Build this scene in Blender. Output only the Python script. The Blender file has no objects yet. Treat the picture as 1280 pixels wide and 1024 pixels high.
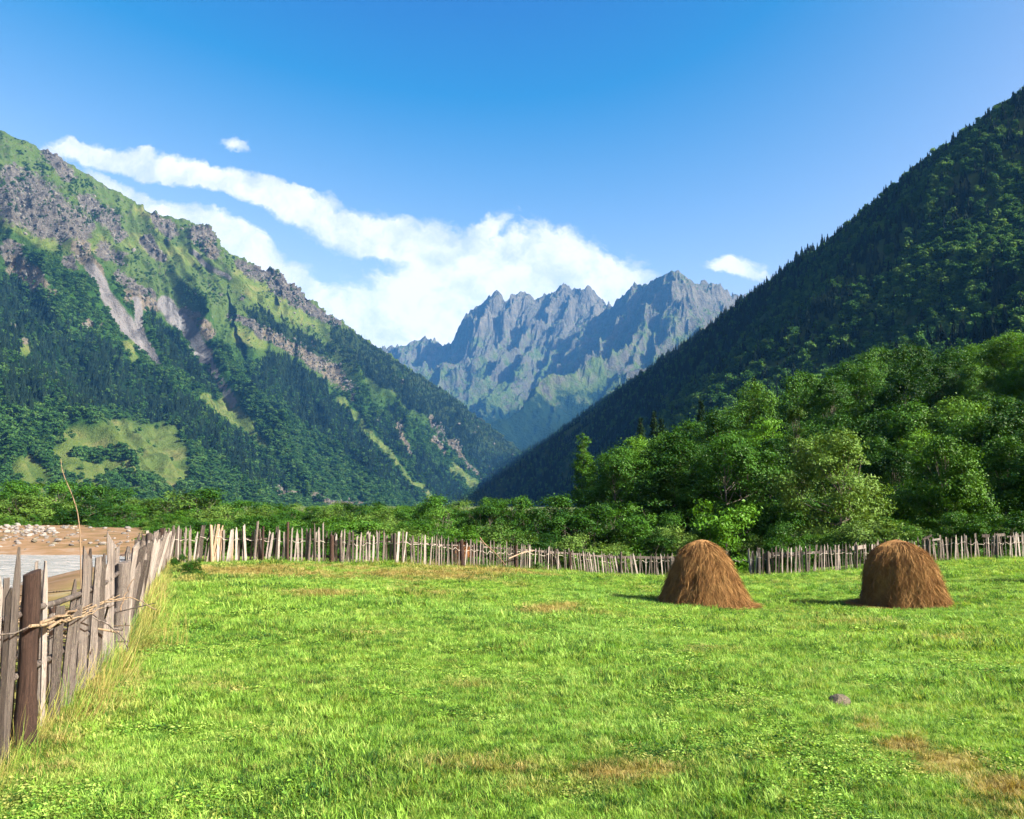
import bpy, math, random
import numpy as np
from mathutils import Vector

# ------------------------------------------------------------------ camera, sky, sun, exposure
SC = bpy.context.scene
COL = SC.collection
EYE = 1.75
F = 1000.0                                   # focal length in photo pixels (photo is 1280 x 1024)
PITCH = math.atan((630 - 512) / F)
CP, SP = math.cos(PITCH), math.sin(PITCH)

cam_d = bpy.data.cameras.new('camera'); cam = bpy.data.objects.new('camera', cam_d); COL.objects.link(cam)
cam_d.sensor_width = 36.0; cam_d.sensor_fit = 'HORIZONTAL'; cam_d.lens = 36.0 * F / 1280
cam_d.clip_start = 0.1; cam_d.clip_end = 30000
cam.location = (0, 0, EYE); cam.rotation_euler = (math.pi / 2 + PITCH, 0, 0)
SC.camera = cam

SUN_EL, SUN_AZ = math.radians(32), math.radians(114)
SUN_DIR = Vector((math.cos(SUN_EL) * math.sin(SUN_AZ), math.cos(SUN_EL) * math.cos(SUN_AZ), math.sin(SUN_EL)))
sun_d = bpy.data.lights.new('sun', 'SUN'); sun = bpy.data.objects.new('sun', sun_d); COL.objects.link(sun)
sun_d.energy = 5.0; sun_d.angle = math.radians(0.5); sun_d.color = (1.0, 0.93, 0.80)
sun.location = (60, -25, 80); sun.rotation_euler = SUN_DIR.to_track_quat('Z', 'Y').to_euler()

SC.view_settings.view_transform = 'Standard'; SC.view_settings.look = 'None'
SC.view_settings.exposure = 2.35; SC.view_settings.gamma = 1.0; SC.view_settings.use_curve_mapping = False
SC.render.engine = 'CYCLES'
cy = SC.cycles
cy.use_denoising = True; cy.max_bounces = 6; cy.diffuse_bounces = 3; cy.glossy_bounces = 2
cy.transmission_bounces = 3; cy.volume_bounces = 0; cy.transparent_max_bounces = 6
cy.sample_clamp_indirect = 6.0; cy.use_adaptive_sampling = True; cy.adaptive_threshold = 0.015
SKY_STRENGTH = 0.05
HAZE_DENSITY = 3.2e-5

def ray(px, py):
    r = (px - 640) / F; u = (512 - py) / F
    y = CP - u * SP
    return r / y, (SP + u * CP) / y           # x and z per metre of depth

def P(px, py, d):
    a, b = ray(px, py)
    return np.array((a * d, d, EYE + b * d))

def project(p):
    p = np.asarray(p, float)
    x, y, z = p[..., 0], p[..., 1], p[..., 2] - EYE
    f = np.maximum(y * CP + z * SP, 0.05); u = -y * SP + z * CP
    return 640 + F * x / f, 512 - F * u / f

def N(nt, kind, **kw):
    n = nt.nodes.new(kind)
    for k, v in kw.items():
        setattr(n, k, v)
    return n

def put(nt, sock, v):
    if isinstance(v, bpy.types.NodeSocket):
        nt.links.new(v, sock)
    elif v is not None:
        if sock.type == 'RGBA' and len(v) == 3:
            v = (*v, 1)
        sock.default_value = v

def mth(nt, op, a, b=None, c=None, clamp=False):
    n = N(nt, 'ShaderNodeMath', operation=op, use_clamp=clamp)
    for i, v in enumerate((a, b, c)):
        put(nt, n.inputs[i], v)
    return n.outputs[0]

def vmth(nt, op, a, b=None, s=None):
    n = N(nt, 'ShaderNodeVectorMath', operation=op)
    put(nt, n.inputs[0], a); put(nt, n.inputs[1], b)
    if s is not None: put(nt, n.inputs['Scale'], s)
    return n

def ramp(nt, f, stops, interp='LINEAR'):
    n = N(nt, 'ShaderNodeValToRGB'); n.color_ramp.interpolation = interp
    e = n.color_ramp.elements
    while len(e) < len(stops): e.new(0.5)
    for i, (p, c) in enumerate(stops):
        e[i].position = p; e[i].color = (*c, 1) if len(c) == 3 else c
    put(nt, n.inputs[0], f)
    return n.outputs[0]

def mapr(nt, f, a, b, c=0.0, d=1.0, smooth=True):
    n = N(nt, 'ShaderNodeMapRange', interpolation_type='SMOOTHSTEP' if smooth else 'LINEAR')
    put(nt, n.inputs[0], f)
    for i, v in enumerate((a, b, c, d)): put(nt, n.inputs[i + 1], v)
    return n.outputs[0]

def mix(nt, f, a, b, blend='MIX'):
    n = N(nt, 'ShaderNodeMix', data_type='RGBA', blend_type=blend)
    put(nt, n.inputs[0], f); put(nt, n.inputs[6], a); put(nt, n.inputs[7], b)
    return n.outputs[2]

def noise(nt, vec, scale, detail=4, rough=0.55, dist=0.0):
    n = N(nt, 'ShaderNodeTexNoise'); put(nt, n.inputs['Vector'], vec)
    n.inputs['Scale'].default_value = scale; n.inputs['Detail'].default_value = detail
    n.inputs['Roughness'].default_value = rough; n.inputs['Distortion'].default_value = dist
    return n.outputs[0]

# ---- world: physical sky with a bank of clouds lying behind the ridges
wd = bpy.data.worlds.new('World'); SC.world = wd; wd.use_nodes = True
nt = wd.node_tree; nt.nodes.clear()
sky = N(nt, 'ShaderNodeTexSky', sky_type='NISHITA', sun_disc=False)
sky.sun_elevation = SUN_EL; sky.sun_rotation = SUN_AZ
sky.altitude = 500; sky.air_density = 1.0; sky.dust_density = 3.0; sky.ozone_density = 1.0
graded = vmth(nt, 'MULTIPLY', sky.outputs[0], (2.6, 1.52, .89)).outputs[0]           # vivid, contrasty blue of a clear mountain day
graded = vmth(nt, 'MAXIMUM', vmth(nt, 'SUBTRACT', graded, (2.72, 1.50, 0)).outputs[0], (.06, .2, .3)).outputs[0]
tc = N(nt, 'ShaderNodeTexCoord'); sep = N(nt, 'ShaderNodeSeparateXYZ'); nt.links.new(tc.outputs['Generated'], sep.inputs[0])
yy = mth(nt, 'MAXIMUM', sep.outputs[1], 0.08)
comb = N(nt, 'ShaderNodeCombineXYZ')
nt.links.new(mth(nt, 'DIVIDE', sep.outputs[0], yy), comb.inputs[0]); nt.links.new(mth(nt, 'DIVIDE', sep.outputs[2], yy), comb.inputs[1])
uv = comb.outputs[0]
wn = N(nt, 'ShaderNodeTexNoise'); wn.inputs['Scale'].default_value = 9; wn.inputs['Detail'].default_value = 5; wn.inputs['Roughness'].default_value = .62
nt.links.new(uv, wn.inputs['Vector'])
warp = vmth(nt, 'SCALE', vmth(nt, 'SUBTRACT', wn.outputs['Color'], (.5, .5, .5)).outputs[0], s=0.075).outputs[0]
uvw = vmth(nt, 'ADD', uv, warp).outputs[0]
CLOUDS = [  # px, py, half length px, half width px, tilt deg (down to the right), strength
    (92, 186, 42, 10, 4, .8), (160, 198, 105, 14, 10, 1), (265, 220, 105, 16, 16, 1), (360, 252, 95, 20, 21, 1),
    (470, 294, 110, 28, 19, 1), (590, 326, 115, 44, 10, 1.1), (690, 338, 125, 46, 12, 1.2), (765, 350, 80, 36, 22, 1),
    (170, 246, 80, 18, 24, 1), (250, 286, 95, 26, 25, 1), (322, 328, 90, 30, 28, 1), (376, 354, 50, 20, 32, .9),
    (470, 396, 80, 36, 20, 1), (575, 388, 125, 54, 4, 1.3), (540, 425, 100, 30, 0, 1.1), (430, 388, 50, 24, 30, .8), (486, 372, 34, 12, -20, .6),
    (660, 380, 110, 40, 0, 1), (287, 179, 20, 9, 8, .5), (176, 187, 22, 9, 8, .6), (922, 337, 42, 10, 8, .66), (948, 346, 26, 8, 12, .6),
    (600, 280, 40, 14, -20, .6),
    (-160, 300, 140, 30, 12, 1), (-200, 360, 160, 45, 18, 1), (-420, 120, 200, 60, 8, 1), (1150, 380, 90, 26, 5, .9), (1700, 330, 130, 30, 0, .9)]
den = None
for (cx, cy_, la, lb, tilt, st) in CLOUDS:
    u0, v0 = ray(cx, cy_)
    mp = N(nt, 'ShaderNodeMapping', vector_type='TEXTURE')
    nt.links.new(uvw, mp.inputs[0])
    mp.inputs['Location'].default_value = (u0, v0, 0)
    mp.inputs['Rotation'].default_value = (0, 0, -math.radians(tilt))
    mp.inputs['Scale'].default_value = (la / F, lb / F, 1)
    ln = vmth(nt, 'LENGTH', mp.outputs[0]).outputs['Value']
    d_ = mth(nt, 'MULTIPLY', mth(nt, 'SUBTRACT', 1.35, ln, clamp=False), st)
    den = d_ if den is None else mth(nt, 'SMOOTH_MAX', den, d_, .15)
smap = N(nt, 'ShaderNodeMapping', vector_type='TEXTURE'); nt.links.new(uvw, smap.inputs[0])
smap.inputs['Rotation'].default_value = (0, 0, -math.radians(19)); smap.inputs['Scale'].default_value = (2.4, .9, 1)
fine = noise(nt, smap.outputs[0], 34, 6, .6, .3)
den = mth(nt, 'ADD', den, mth(nt, 'MULTIPLY', mth(nt, 'SUBTRACT', fine, .5), 1.3))
cov = mapr(nt, den, 0.08, 0.56)
cov = mth(nt, 'MULTIPLY', cov, mapr(nt, sep.outputs[1], .1, .25))
shade = noise(nt, uvw, 13, 5, .6)
ccol = ramp(nt, shade, [(.34, (.60, .66, .74)), (.56, (1.0, .97, .94))])
bg = N(nt, 'ShaderNodeBackground'); bg.inputs[1].default_value = SKY_STRENGTH
put(nt, bg.inputs[0], graded)
bg2 = N(nt, 'ShaderNodeBackground'); bg2.inputs[1].default_value = 0.24; put(nt, bg2.inputs[0], ccol)
ms = N(nt, 'ShaderNodeMixShader'); put(nt, ms.inputs[0], mth(nt, 'MULTIPLY', cov, .96))
nt.links.new(bg.outputs[0], ms.inputs[1]); nt.links.new(bg2.outputs[0], ms.inputs[2])
wo = N(nt, 'ShaderNodeOutputWorld'); nt.links.new(ms.outputs[0], wo.inputs[0])

# ------------------------------------------------------------------ numeric helpers
RNG = np.random.default_rng(7)
_perm = np.random.default_rng(3).permutation(4096)
_ang = np.random.default_rng(4).uniform(0, 2 * math.pi, 4096)
_gx, _gy = np.cos(_ang), np.sin(_ang)

def pn(x, y, seed=0):
    x = np.asarray(x, float); y = np.asarray(y, float)
    xi = np.floor(x).astype(np.int64); yi = np.floor(y).astype(np.int64)
    fx, fy = x - xi, y - yi
    def g(ix, iy, dx, dy):
        h = _perm[(_perm[(_perm[(ix + seed * 131) & 4095] + iy) & 4095] + seed) & 4095]
        return _gx[h] * dx + _gy[h] * dy
    u = fx * fx * fx * (fx * (fx * 6 - 15) + 10); v = fy * fy * fy * (fy * (fy * 6 - 15) + 10)
    a = g(xi, yi, fx, fy); b = g(xi + 1, yi, fx - 1, fy); c = g(xi, yi + 1, fx, fy - 1); d = g(xi + 1, yi + 1, fx - 1, fy - 1)
    return ((a + (b - a) * u) * (1 - v) + (c + (d - c) * u) * v) * 1.5

def fbm(x, y, octv=5, seed=0, gain=.5, lac=2.03):
    s = 0; a = 1; t = 0
    for i in range(octv):
        s = s + a * pn(x, y, seed + i); t += a; a *= gain; x = x * lac + 17.3; y = y * lac - 9.1
    return s / t * 1.3

def ridged(x, y, octv=5, seed=0, gain=.55, lac=2.07):
    s = 0; a = 1; t = 0; w = 1
    for i in range(octv):
        n = 1 - np.abs(pn(x, y, seed + i)) * 1.6; n = np.clip(n, 0, 1) ** 2
        s = s + a * n * w; w = np.clip(n * 1.6, 0, 1); t += a; a *= gain; x = x * lac + 5.7; y = y * lac + 31.1
    return s / t

def sstep(a, b, x):
    t = np.clip((x - a) / (b - a), 0, 1); return t * t * (3 - 2 * t)

def capsule(px, py, pts):
    """strength 0..1 of a brush stroke, pts = (px, py, radius)"""
    out = np.zeros_like(px)
    if len(pts) == 1: pts = pts * 2
    for (ax, ay, ar), (bx, by, br) in zip(pts[:-1], pts[1:]):
        dx, dy = bx - ax, by - ay; L = dx * dx + dy * dy + 1e-9
        t = np.clip(((px - ax) * dx + (py - ay) * dy) / L, 0, 1)
        d = np.hypot(px - ax - t * dx, py - ay - t * dy) / (ar + (br - ar) * t)
        out = np.maximum(out, np.clip(1.5 - d, 0, 1))
    return np.clip(out, 0, 1)

def inpoly(px, py, poly):
    ins = np.zeros(px.shape, bool); n = len(poly)
    for i in range(n):
        x1, y1 = poly[i]; x2, y2 = poly[(i + 1) % n]
        c = ((y1 > py) != (y2 > py)) & (px < (x2 - x1) * (py - y1) / (y2 - y1 + 1e-12) + x1)
        ins ^= c
    return ins

# ------------------------------------------------------------------ mesh helpers
def mesh_np(name, V, Q, smooth=False, attrs=None):
    """V (n,3); Q (m,3) or (m,4) index array, or a list of such arrays"""
    me = bpy.data.meshes.new(name)
    if not isinstance(Q, (list, tuple)): Q = [Q]
    Q = [np.asarray(q, np.int32) for q in Q if len(q)]
    V = np.asarray(V, np.float32)
    me.vertices.add(len(V)); me.vertices.foreach_set('co', V.ravel())
    nl = sum(q.size for q in Q); nf = sum(len(q) for q in Q)
    me.loops.add(nl); me.loops.foreach_set('vertex_index', np.concatenate([q.ravel() for q in Q]))
    tot = np.concatenate([np.full(len(q), q.shape[1], np.int32) for q in Q])
    me.polygons.add(nf); me.polygons.foreach_set('loop_start', np.concatenate([[0], np.cumsum(tot)[:-1]]).astype(np.int32))
    me.polygons.foreach_set('use_smooth', np.full(nf, smooth))
    if attrs:
        for k, a in attrs.items():
            a = np.asarray(a, np.float32)
            if a.ndim == 2:
                at = me.attributes.new(k, 'FLOAT_COLOR', 'POINT')
                c = np.ones((len(V), 4), np.float32); c[:, :a.shape[1]] = a
                at.data.foreach_set('color', c.ravel())
            else:
                at = me.attributes.new(k, 'FLOAT', 'POINT'); at.data.foreach_set('value', a)
    me.update(calc_edges=True)
    return me

def grid_quads(nu, nv, wrap=False):
    i, j = np.meshgrid(np.arange(nu - 1), np.arange(nv - (0 if wrap else 1)), indexing='ij')
    j2 = (j + 1) % nv
    return np.stack([i * nv + j, (i + 1) * nv + j, (i + 1) * nv + j2, i * nv + j2], -1).reshape(-1, 4)

def obj(name, me, m=None, parent=None, loc=None, label=None, cat=None, group=None, kind=None):
    o = bpy.data.objects.new(name, me); COL.objects.link(o)
    if m is not None and me is not None and not me.materials: me.materials.append(m)
    if parent: o.parent = parent
    if loc is not None: o.location = [float(v) for v in loc]
    tag(o, label, cat, group, kind)
    return o

def tag(o, label=None, cat=None, group=None, kind=None):
    if label: o['label'] = label
    if cat: o['category'] = cat
    if group: o['group'] = group
    if kind: o['kind'] = kind

class MB:
    def __init__(s): s.V = []; s.Q = []; s.T = []; s.n = 0
    def add(s, V, Q=None, T=None):
        V = np.asarray(V, float)
        if Q is not None and len(Q): s.Q.append(np.asarray(Q) + s.n)
        if T is not None and len(T): s.T.append(np.asarray(T) + s.n)
        s.V.append(V); s.n += len(V)
    def tube(s, pts, rad, sides=6, cap=True):
        pts = np.asarray(pts, float); n = len(pts)
        rad = np.broadcast_to(np.asarray(rad, float), (n,))
        tg = np.gradient(pts, axis=0); tg /= np.linalg.norm(tg, axis=1)[:, None] + 1e-9
        ref = np.array((0, 0, 1.)) if abs(tg[0][2]) < .9 else np.array((1., 0, 0))
        a = np.cross(tg, ref); a /= np.linalg.norm(a, axis=1)[:, None] + 1e-9
        b = np.cross(tg, a)
        th = np.linspace(0, 2 * math.pi, sides, endpoint=False)
        ring = pts[:, None] + rad[:, None, None] * (a[:, None] * np.cos(th)[None, :, None] + b[:, None] * np.sin(th)[None, :, None])
        s.add(ring.reshape(-1, 3), grid_quads(n, sides, True))
        if cap:
            for k in (0, n - 1):
                c = np.vstack([ring[k], pts[k]]); t = [[i, (i + 1) % sides, sides] for i in range(sides)]
                s.add(c, None, t)
    def mesh(s, name, smooth=False):
        Q = np.vstack(s.Q) if s.Q else np.zeros((0, 4), int)
        T = np.vstack(s.T) if s.T else np.zeros((0, 3), int)
        return mesh_np(name, np.vstack(s.V), [Q, T], smooth)

# ------------------------------------------------------------------ materials
def material(name, rough=.8, spec=.3):
    m = bpy.data.materials.new(name); m.use_nodes = True
    nt = m.node_tree; b = nt.nodes['Principled BSDF']
    b.inputs['Roughness'].default_value = rough; b.inputs['Specular IOR Level'].default_value = spec
    return m, nt, b

def bump(nt, b, h, dist, strength=1.0):
    n = N(nt, 'ShaderNodeBump'); n.inputs['Distance'].default_value = dist; n.inputs['Strength'].default_value = strength
    put(nt, n.inputs['Height'], h); nt.links.new(n.outputs[0], b.inputs['Normal'])

def geo_pos(nt):
    return N(nt, 'ShaderNodeNewGeometry').outputs['Position']

def attr(nt, name, kind='GEOMETRY'):
    a = N(nt, 'ShaderNodeAttribute', attribute_name=name, attribute_type=kind)
    return a

def leaf_material(name, dark, light, pale, trans=.25, rough=.45, vary=.5):
    """foliage: leaf colour varies from plant to plant and from spray to spray, thin enough to let some sun through"""
    m, nt, b = material(name, rough, .08 if rough < .55 else .03)
    oi = N(nt, 'ShaderNodeObjectInfo')
    n1 = noise(nt, geo_pos(nt), .9, 3, .6)
    n2 = noise(nt, geo_pos(nt), 9, 2, .6)
    f = mth(nt, 'ADD', mth(nt, 'MULTIPLY', oi.outputs['Random'], vary), mth(nt, 'MULTIPLY', n1, 1 - vary))
    f = mth(nt, 'ADD', f, mth(nt, 'MULTIPLY', mth(nt, 'SUBTRACT', n2, .5), .6))
    c = ramp(nt, f, [(.2, dark), (.6, light), (.9, pale)])
    put(nt, b.inputs['Base Color'], c)
    tr = N(nt, 'ShaderNodeBsdfTranslucent')
    put(nt, tr.inputs[0], mix(nt, 1.0, c, (1.25, 1.15, .45), 'MULTIPLY'))
    ms = N(nt, 'ShaderNodeMixShader'); ms.inputs[0].default_value = trans
    nt.links.new(b.outputs[0], ms.inputs[1]); nt.links.new(tr.outputs[0], ms.inputs[2])
    nt.links.new(ms.outputs[0], nt.nodes['Material Output'].inputs[0])
    return m

def wood_material(name, c0, c1, c2, lichen=0.0, vary=.6):
    m, nt, b = material(name, .85, .2)
    tcn = N(nt, 'ShaderNodeTexCoord'); oi = N(nt, 'ShaderNodeObjectInfo')
    off = vmth(nt, 'ADD', tcn.outputs['Object'], None); 
    cmb = N(nt, 'ShaderNodeCombineXYZ'); nt.links.new(mth(nt, 'MULTIPLY', oi.outputs['Random'], 37.0), cmb.inputs[0]); nt.links.new(mth(nt, 'MULTIPLY', oi.outputs['Random'], 11.0), cmb.inputs[2])
    nt.links.new(cmb.outputs[0], off.inputs[1])
    v = off.outputs[0]
    st = vmth(nt, 'MULTIPLY', v, (1, 1, .05)).outputs[0]
    gr = noise(nt, st, 75, 4, .65, .6)
    big = noise(nt, vmth(nt, 'MULTIPLY', v, (1, 1, .35)).outputs[0], 9, 3, .6)
    f = mth(nt, 'ADD', mth(nt, 'MULTIPLY', gr, .6), mth(nt, 'MULTIPLY', big, .4))
    f = mth(nt, 'ADD', f, mth(nt, 'MULTIPLY', mth(nt, 'SUBTRACT', oi.outputs['Random'], .5), vary * .5))
    c = ramp(nt, f, [(.3, c0), (.5, c1), (.72, c2)])
    crack = mapr(nt, noise(nt, vmth(nt, 'MULTIPLY', v, (1, 1, .03)).outputs[0], 60, 2, .5, .3), .36, .42, .25, 1)
    c = mix(nt, 1.0, c, crack, 'MULTIPLY')
    if lichen:
        l = mapr(nt, noise(nt, v, 26, 4, .7), .60, .68, 0, lichen)
        c = mix(nt, l, c, (.36, .37, .22))
    put(nt, b.inputs['Base Color'], c)
    bump(nt, b, mth(nt, 'ADD', gr, mth(nt, 'MULTIPLY', crack, .8)), .006, .8)
    return m

M_GREYWOOD = wood_material('weathered_wood', (0.03, 0.0253, 0.023), (0.095, 0.0853, 0.0783), (0.218, 0.202, 0.188), .35, 1.0)
M_BROWNWOOD = wood_material('brown_post_wood', (0.0072, 0.00432, 0.0036), (0.0245, 0.0144, 0.0115), (0.0756, 0.049, 0.036), .0, .3)
M_DARKWOOD = wood_material('old_dark_wood', (0.031, 0.026, 0.0236), (0.0682, 0.0589, 0.0527), (0.118, 0.105, 0.093), .2)
M_TANWOOD = wood_material('tan_wood', (0.105, 0.0713, 0.0434), (0.186, 0.136, 0.093), (0.26, 0.205, 0.149), .0)
M_TWIG = wood_material('dry_twig_wood', (0.0714, 0.0491, 0.0312), (0.161, 0.12, 0.0756), (0.223, 0.179, 0.12), .0, .5)
M_BARK = wood_material('tree_bark', (.035, .03, .024), (.08, .07, .055), (.14, .125, .105), .3)
M_STRING, _nt, _b = material('pale_wire'); _b.inputs['Base Color'].default_value = (.4, .37, .32, 1)

# ------------------------------------------------------------------ ground heights
CTRL = [(30, 935, 5.5), (150, 815, 9.2), (185, 735, 17.5), (205, 708, 26), (300, 702, 28), (500, 706, 29), (600, 709, 32), (700, 715, 36),
        (800, 721, 38), (850, 722, 38), (950, 719, 35), (1020, 716, 35), (1150, 703, 36), (1280, 697, 36), (887, 762, 21), (1130, 762, 21),
        (640, 1024, 4.4), (1280, 1024, 4.4), (0, 1024, 4.4), (640, 850, 8.0), (1280, 860, 8.2), (640, 765, 15.5)]
_c = np.array([P(*c) for c in CTRL] + [(0, 0, .02), (12, 0, 0), (-6, 0, .05), (0, -20, .1), (30, 5, -.2), (45, 30, -.2), (-30, -20, 0), (40, -20, 0)])
def _tps(r): return np.where(r > 1e-6, r * r * np.log(np.maximum(r, 1e-6)), 0)
_n = len(_c); _K = _tps(np.linalg.norm(_c[:, None, :2] - _c[None, :, :2], axis=-1)) + np.eye(_n) * 2.0
_Pm = np.hstack([np.ones((_n, 1)), _c[:, :2]])
_W = np.linalg.solve(np.block([[_K, _Pm], [_Pm.T, np.zeros((3, 3))]]), np.concatenate([_c[:, 2], np.zeros(3)]))

# left fence line on the ground, from the camera side to the far corner
LF = np.array([(-2.6, 2.4), (-3.05, 4.3), *[P(*c)[:2] for c in ((30, 935, 5.5), (72, 905, 6.3), (150, 815, 9.2), (185, 735, 17.5), (205, 708, 26))]])
LF = np.vstack([LF[:-1], P(208, 707, 26.5)[:2]])
WATER_Z = -1.45

def side_of_fence(x, y):
    """metres to the river side of the left fence line (extended)"""
    fx = np.interp(y, [-60] + list(LF[:, 1]) + [60], [1] + list(LF[:, 0]) + [-19.5])
    return fx - x

def hz(x, y):
    """height of the open ground: hay field, river bed and valley floor"""
    x = np.asarray(x, float); y = np.asarray(y, float)
    r = np.hypot(x, y)
    xc, yc = np.clip(x, -22, 45), np.clip(y, -20, 45)
    q = np.stack([xc, yc], -1).reshape(-1, 2)
    z = _W[-3] + q @ _W[-2:]
    for i in range(_n):
        z = z + _W[i] * _tps(np.hypot(q[:, 0] - _c[i, 0], q[:, 1] - _c[i, 1]))
    z = z.reshape(x.shape)
    far = sstep(36, 60, y) * 1.0
    z = z * (1 - far) + far * (-1.0)
    s = side_of_fence(x, y)
    bed = -1.75 + .9 * sstep(46, 60, y + 1.2 * pn(x * .15, y * .15, 5)) + .35 * sstep(75, 110, y)
    k = sstep(1.2, 9, s) * sstep(140, 90, y)
    z = z * (1 - k) + bed * k
    z = z + .035 * fbm(x * .6, y * .6, 3, 11) * sstep(1.5, 4, r) + .22 * fbm(x * .05, y * .05, 3, 12) * sstep(40, 80, r)
    return z

# ---- slope to the right of the valley (wooded mountain in shade)
RY = np.array([20, 60, 115, 250, 400, 536, 620, 665, 720, 800, 1200, 1600, 2000, 2600, 3000, 3200, 3400, 3600.])
RX = np.array([200, 240, 300, 400, 460, 490, 505, 508, 510, 512, 490, 464, 420, 338, 180, 32, -136, -330.])
RZ = np.array([10, 22, 42, 88, 145, 212, 272, 330, 402, 414, 408, 402, 386, 362, 270, 172, 48, -20.])
FY = np.array([20, 60, 110, 250, 600, 1500, 2600, 3000, 3600.]); FX = np.array([62, 36, 20, 45, 85, 110, -60, -260, -700.])
def h_right(x, y, detail=True):
    xf = np.interp(y, FY, FX); xr = np.interp(y, RY, RX); zr = np.interp(y, RY, RZ)
    u = x - xf; L = xr - xf
    a = np.interp(y, [0, 60, 110, 250, 600, 1500], [.16, .22, .30, .5, .75, .8])
    w = np.clip(u / L, 0, None)
    z = np.where(w < 1, zr * w, zr - .55 * (u - L))
    near = sstep(260, 120, y)
    zn = np.where(w < 1, np.minimum(a * u, zr), z)
    z = z * (1 - near) + np.maximum(zn, z) * near
    z = z - 1.4 * (1 - sstep(0, 30, u)) - .6 * np.clip(-u, 0, 30)
    if detail:
        rib = ridged(y * .0042 + x * .0012, x * .0013, 3, 40) - .45
        big = fbm(x * .004, y * .004, 4, 21)
        k = np.clip(u / 80, 0, 1) * np.clip((y - 60) / 200, 0, 1)
        crest = np.exp(-((w - 1) * 4) ** 2)
        z = z + (rib * 38 + big * 24) * k * (1 - .8 * crest) + 7 * fbm(x * .02, y * .02, 3, 25) * k
    return z

def ground_z(x, y):
    return np.maximum(hz(x, y), np.where(np.asarray(y) > 20, h_right(x, y), -99))

BF_PIX = [(209, 706, 26.6), (250, 701, 27.4), (300, 701, 28), (400, 703, 28.5), (500, 706, 29), (560, 708, 30.6), (620, 710, 32.8), (700, 715, 36), (770, 719, 37.6), (850, 722, 38), (905, 721, 37), (950, 719, 35), (1020, 716, 35), (1080, 709, 35.5), (1150, 703, 36), (1230, 698, 36), (1300, 696, 36.2), (1370, 695, 36.5), (1500, 694, 37.5), (1680, 694, 39)]
BFX = np.array([q[0] for q in BF_PIX])

# dry patches of the field, by where they lie on it
DRY = [(330, 714, 130, 10, .85), (540, 717, 100, 11, .9), (610, 713, 90, 8, .8), (410, 743, 50, 5, .8), (540, 742, 60, 6, .7), (690, 763, 42, 6, .8), (235, 725, 40, 9, .6),
       (640, 955, 110, 18, .62), (780, 965, 130, 16, .6), (700, 985, 100, 14, .5), (1090, 905, 26, 10, .75), (1130, 932, 42, 14, .95), (1185, 958, 55, 20, 1.0),
       (1250, 985, 60, 18, 1.0), (1215, 1005, 60, 14, .6), (1270, 1020, 70, 14, .7), (1190, 800, 60, 6, .5), (880, 815, 40, 7, .5), (560, 860, 60, 10, .3), (340, 915, 70, 12, .3),
       (960, 950, 60, 12, .35), (1080, 690, 40, 5, .5), (460, 790, 70, 8, .25), (420, 850, 50, 8, .3), (930, 880, 50, 10, .3), (1060, 780, 80, 8, .25), (300, 860, 50, 10, .25)]
def dry_mask(x, y, z):
    p = np.stack([x, y, z], -1); px, py = project(p)
    wx = fbm(x * .5, y * .5, 3, 61); wy = fbm(x * .5, y * .5, 3, 62)
    d = np.zeros_like(px)
    for (cx, cy_, rx, ry, s) in DRY:
        q = ((px - cx) / rx + wx * .7) ** 2 + ((py - cy_) / ry + wy * .7) ** 2
        d = np.maximum(d, s * np.exp(-q))
    d = d + .62 * np.clip(fbm(x * .35, y * .35, 4, 63) - .04, 0, 1)
    s = side_of_fence(x, y)
    d = np.maximum(d, .7 * sstep(-.9, .2, s + .35 * fbm(x, y, 2, 64)))
    return np.clip(d * (.75 + .6 * (fbm(x * 2.2, y * 2.2, 3, 65) + .4)), 0, 1)

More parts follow.
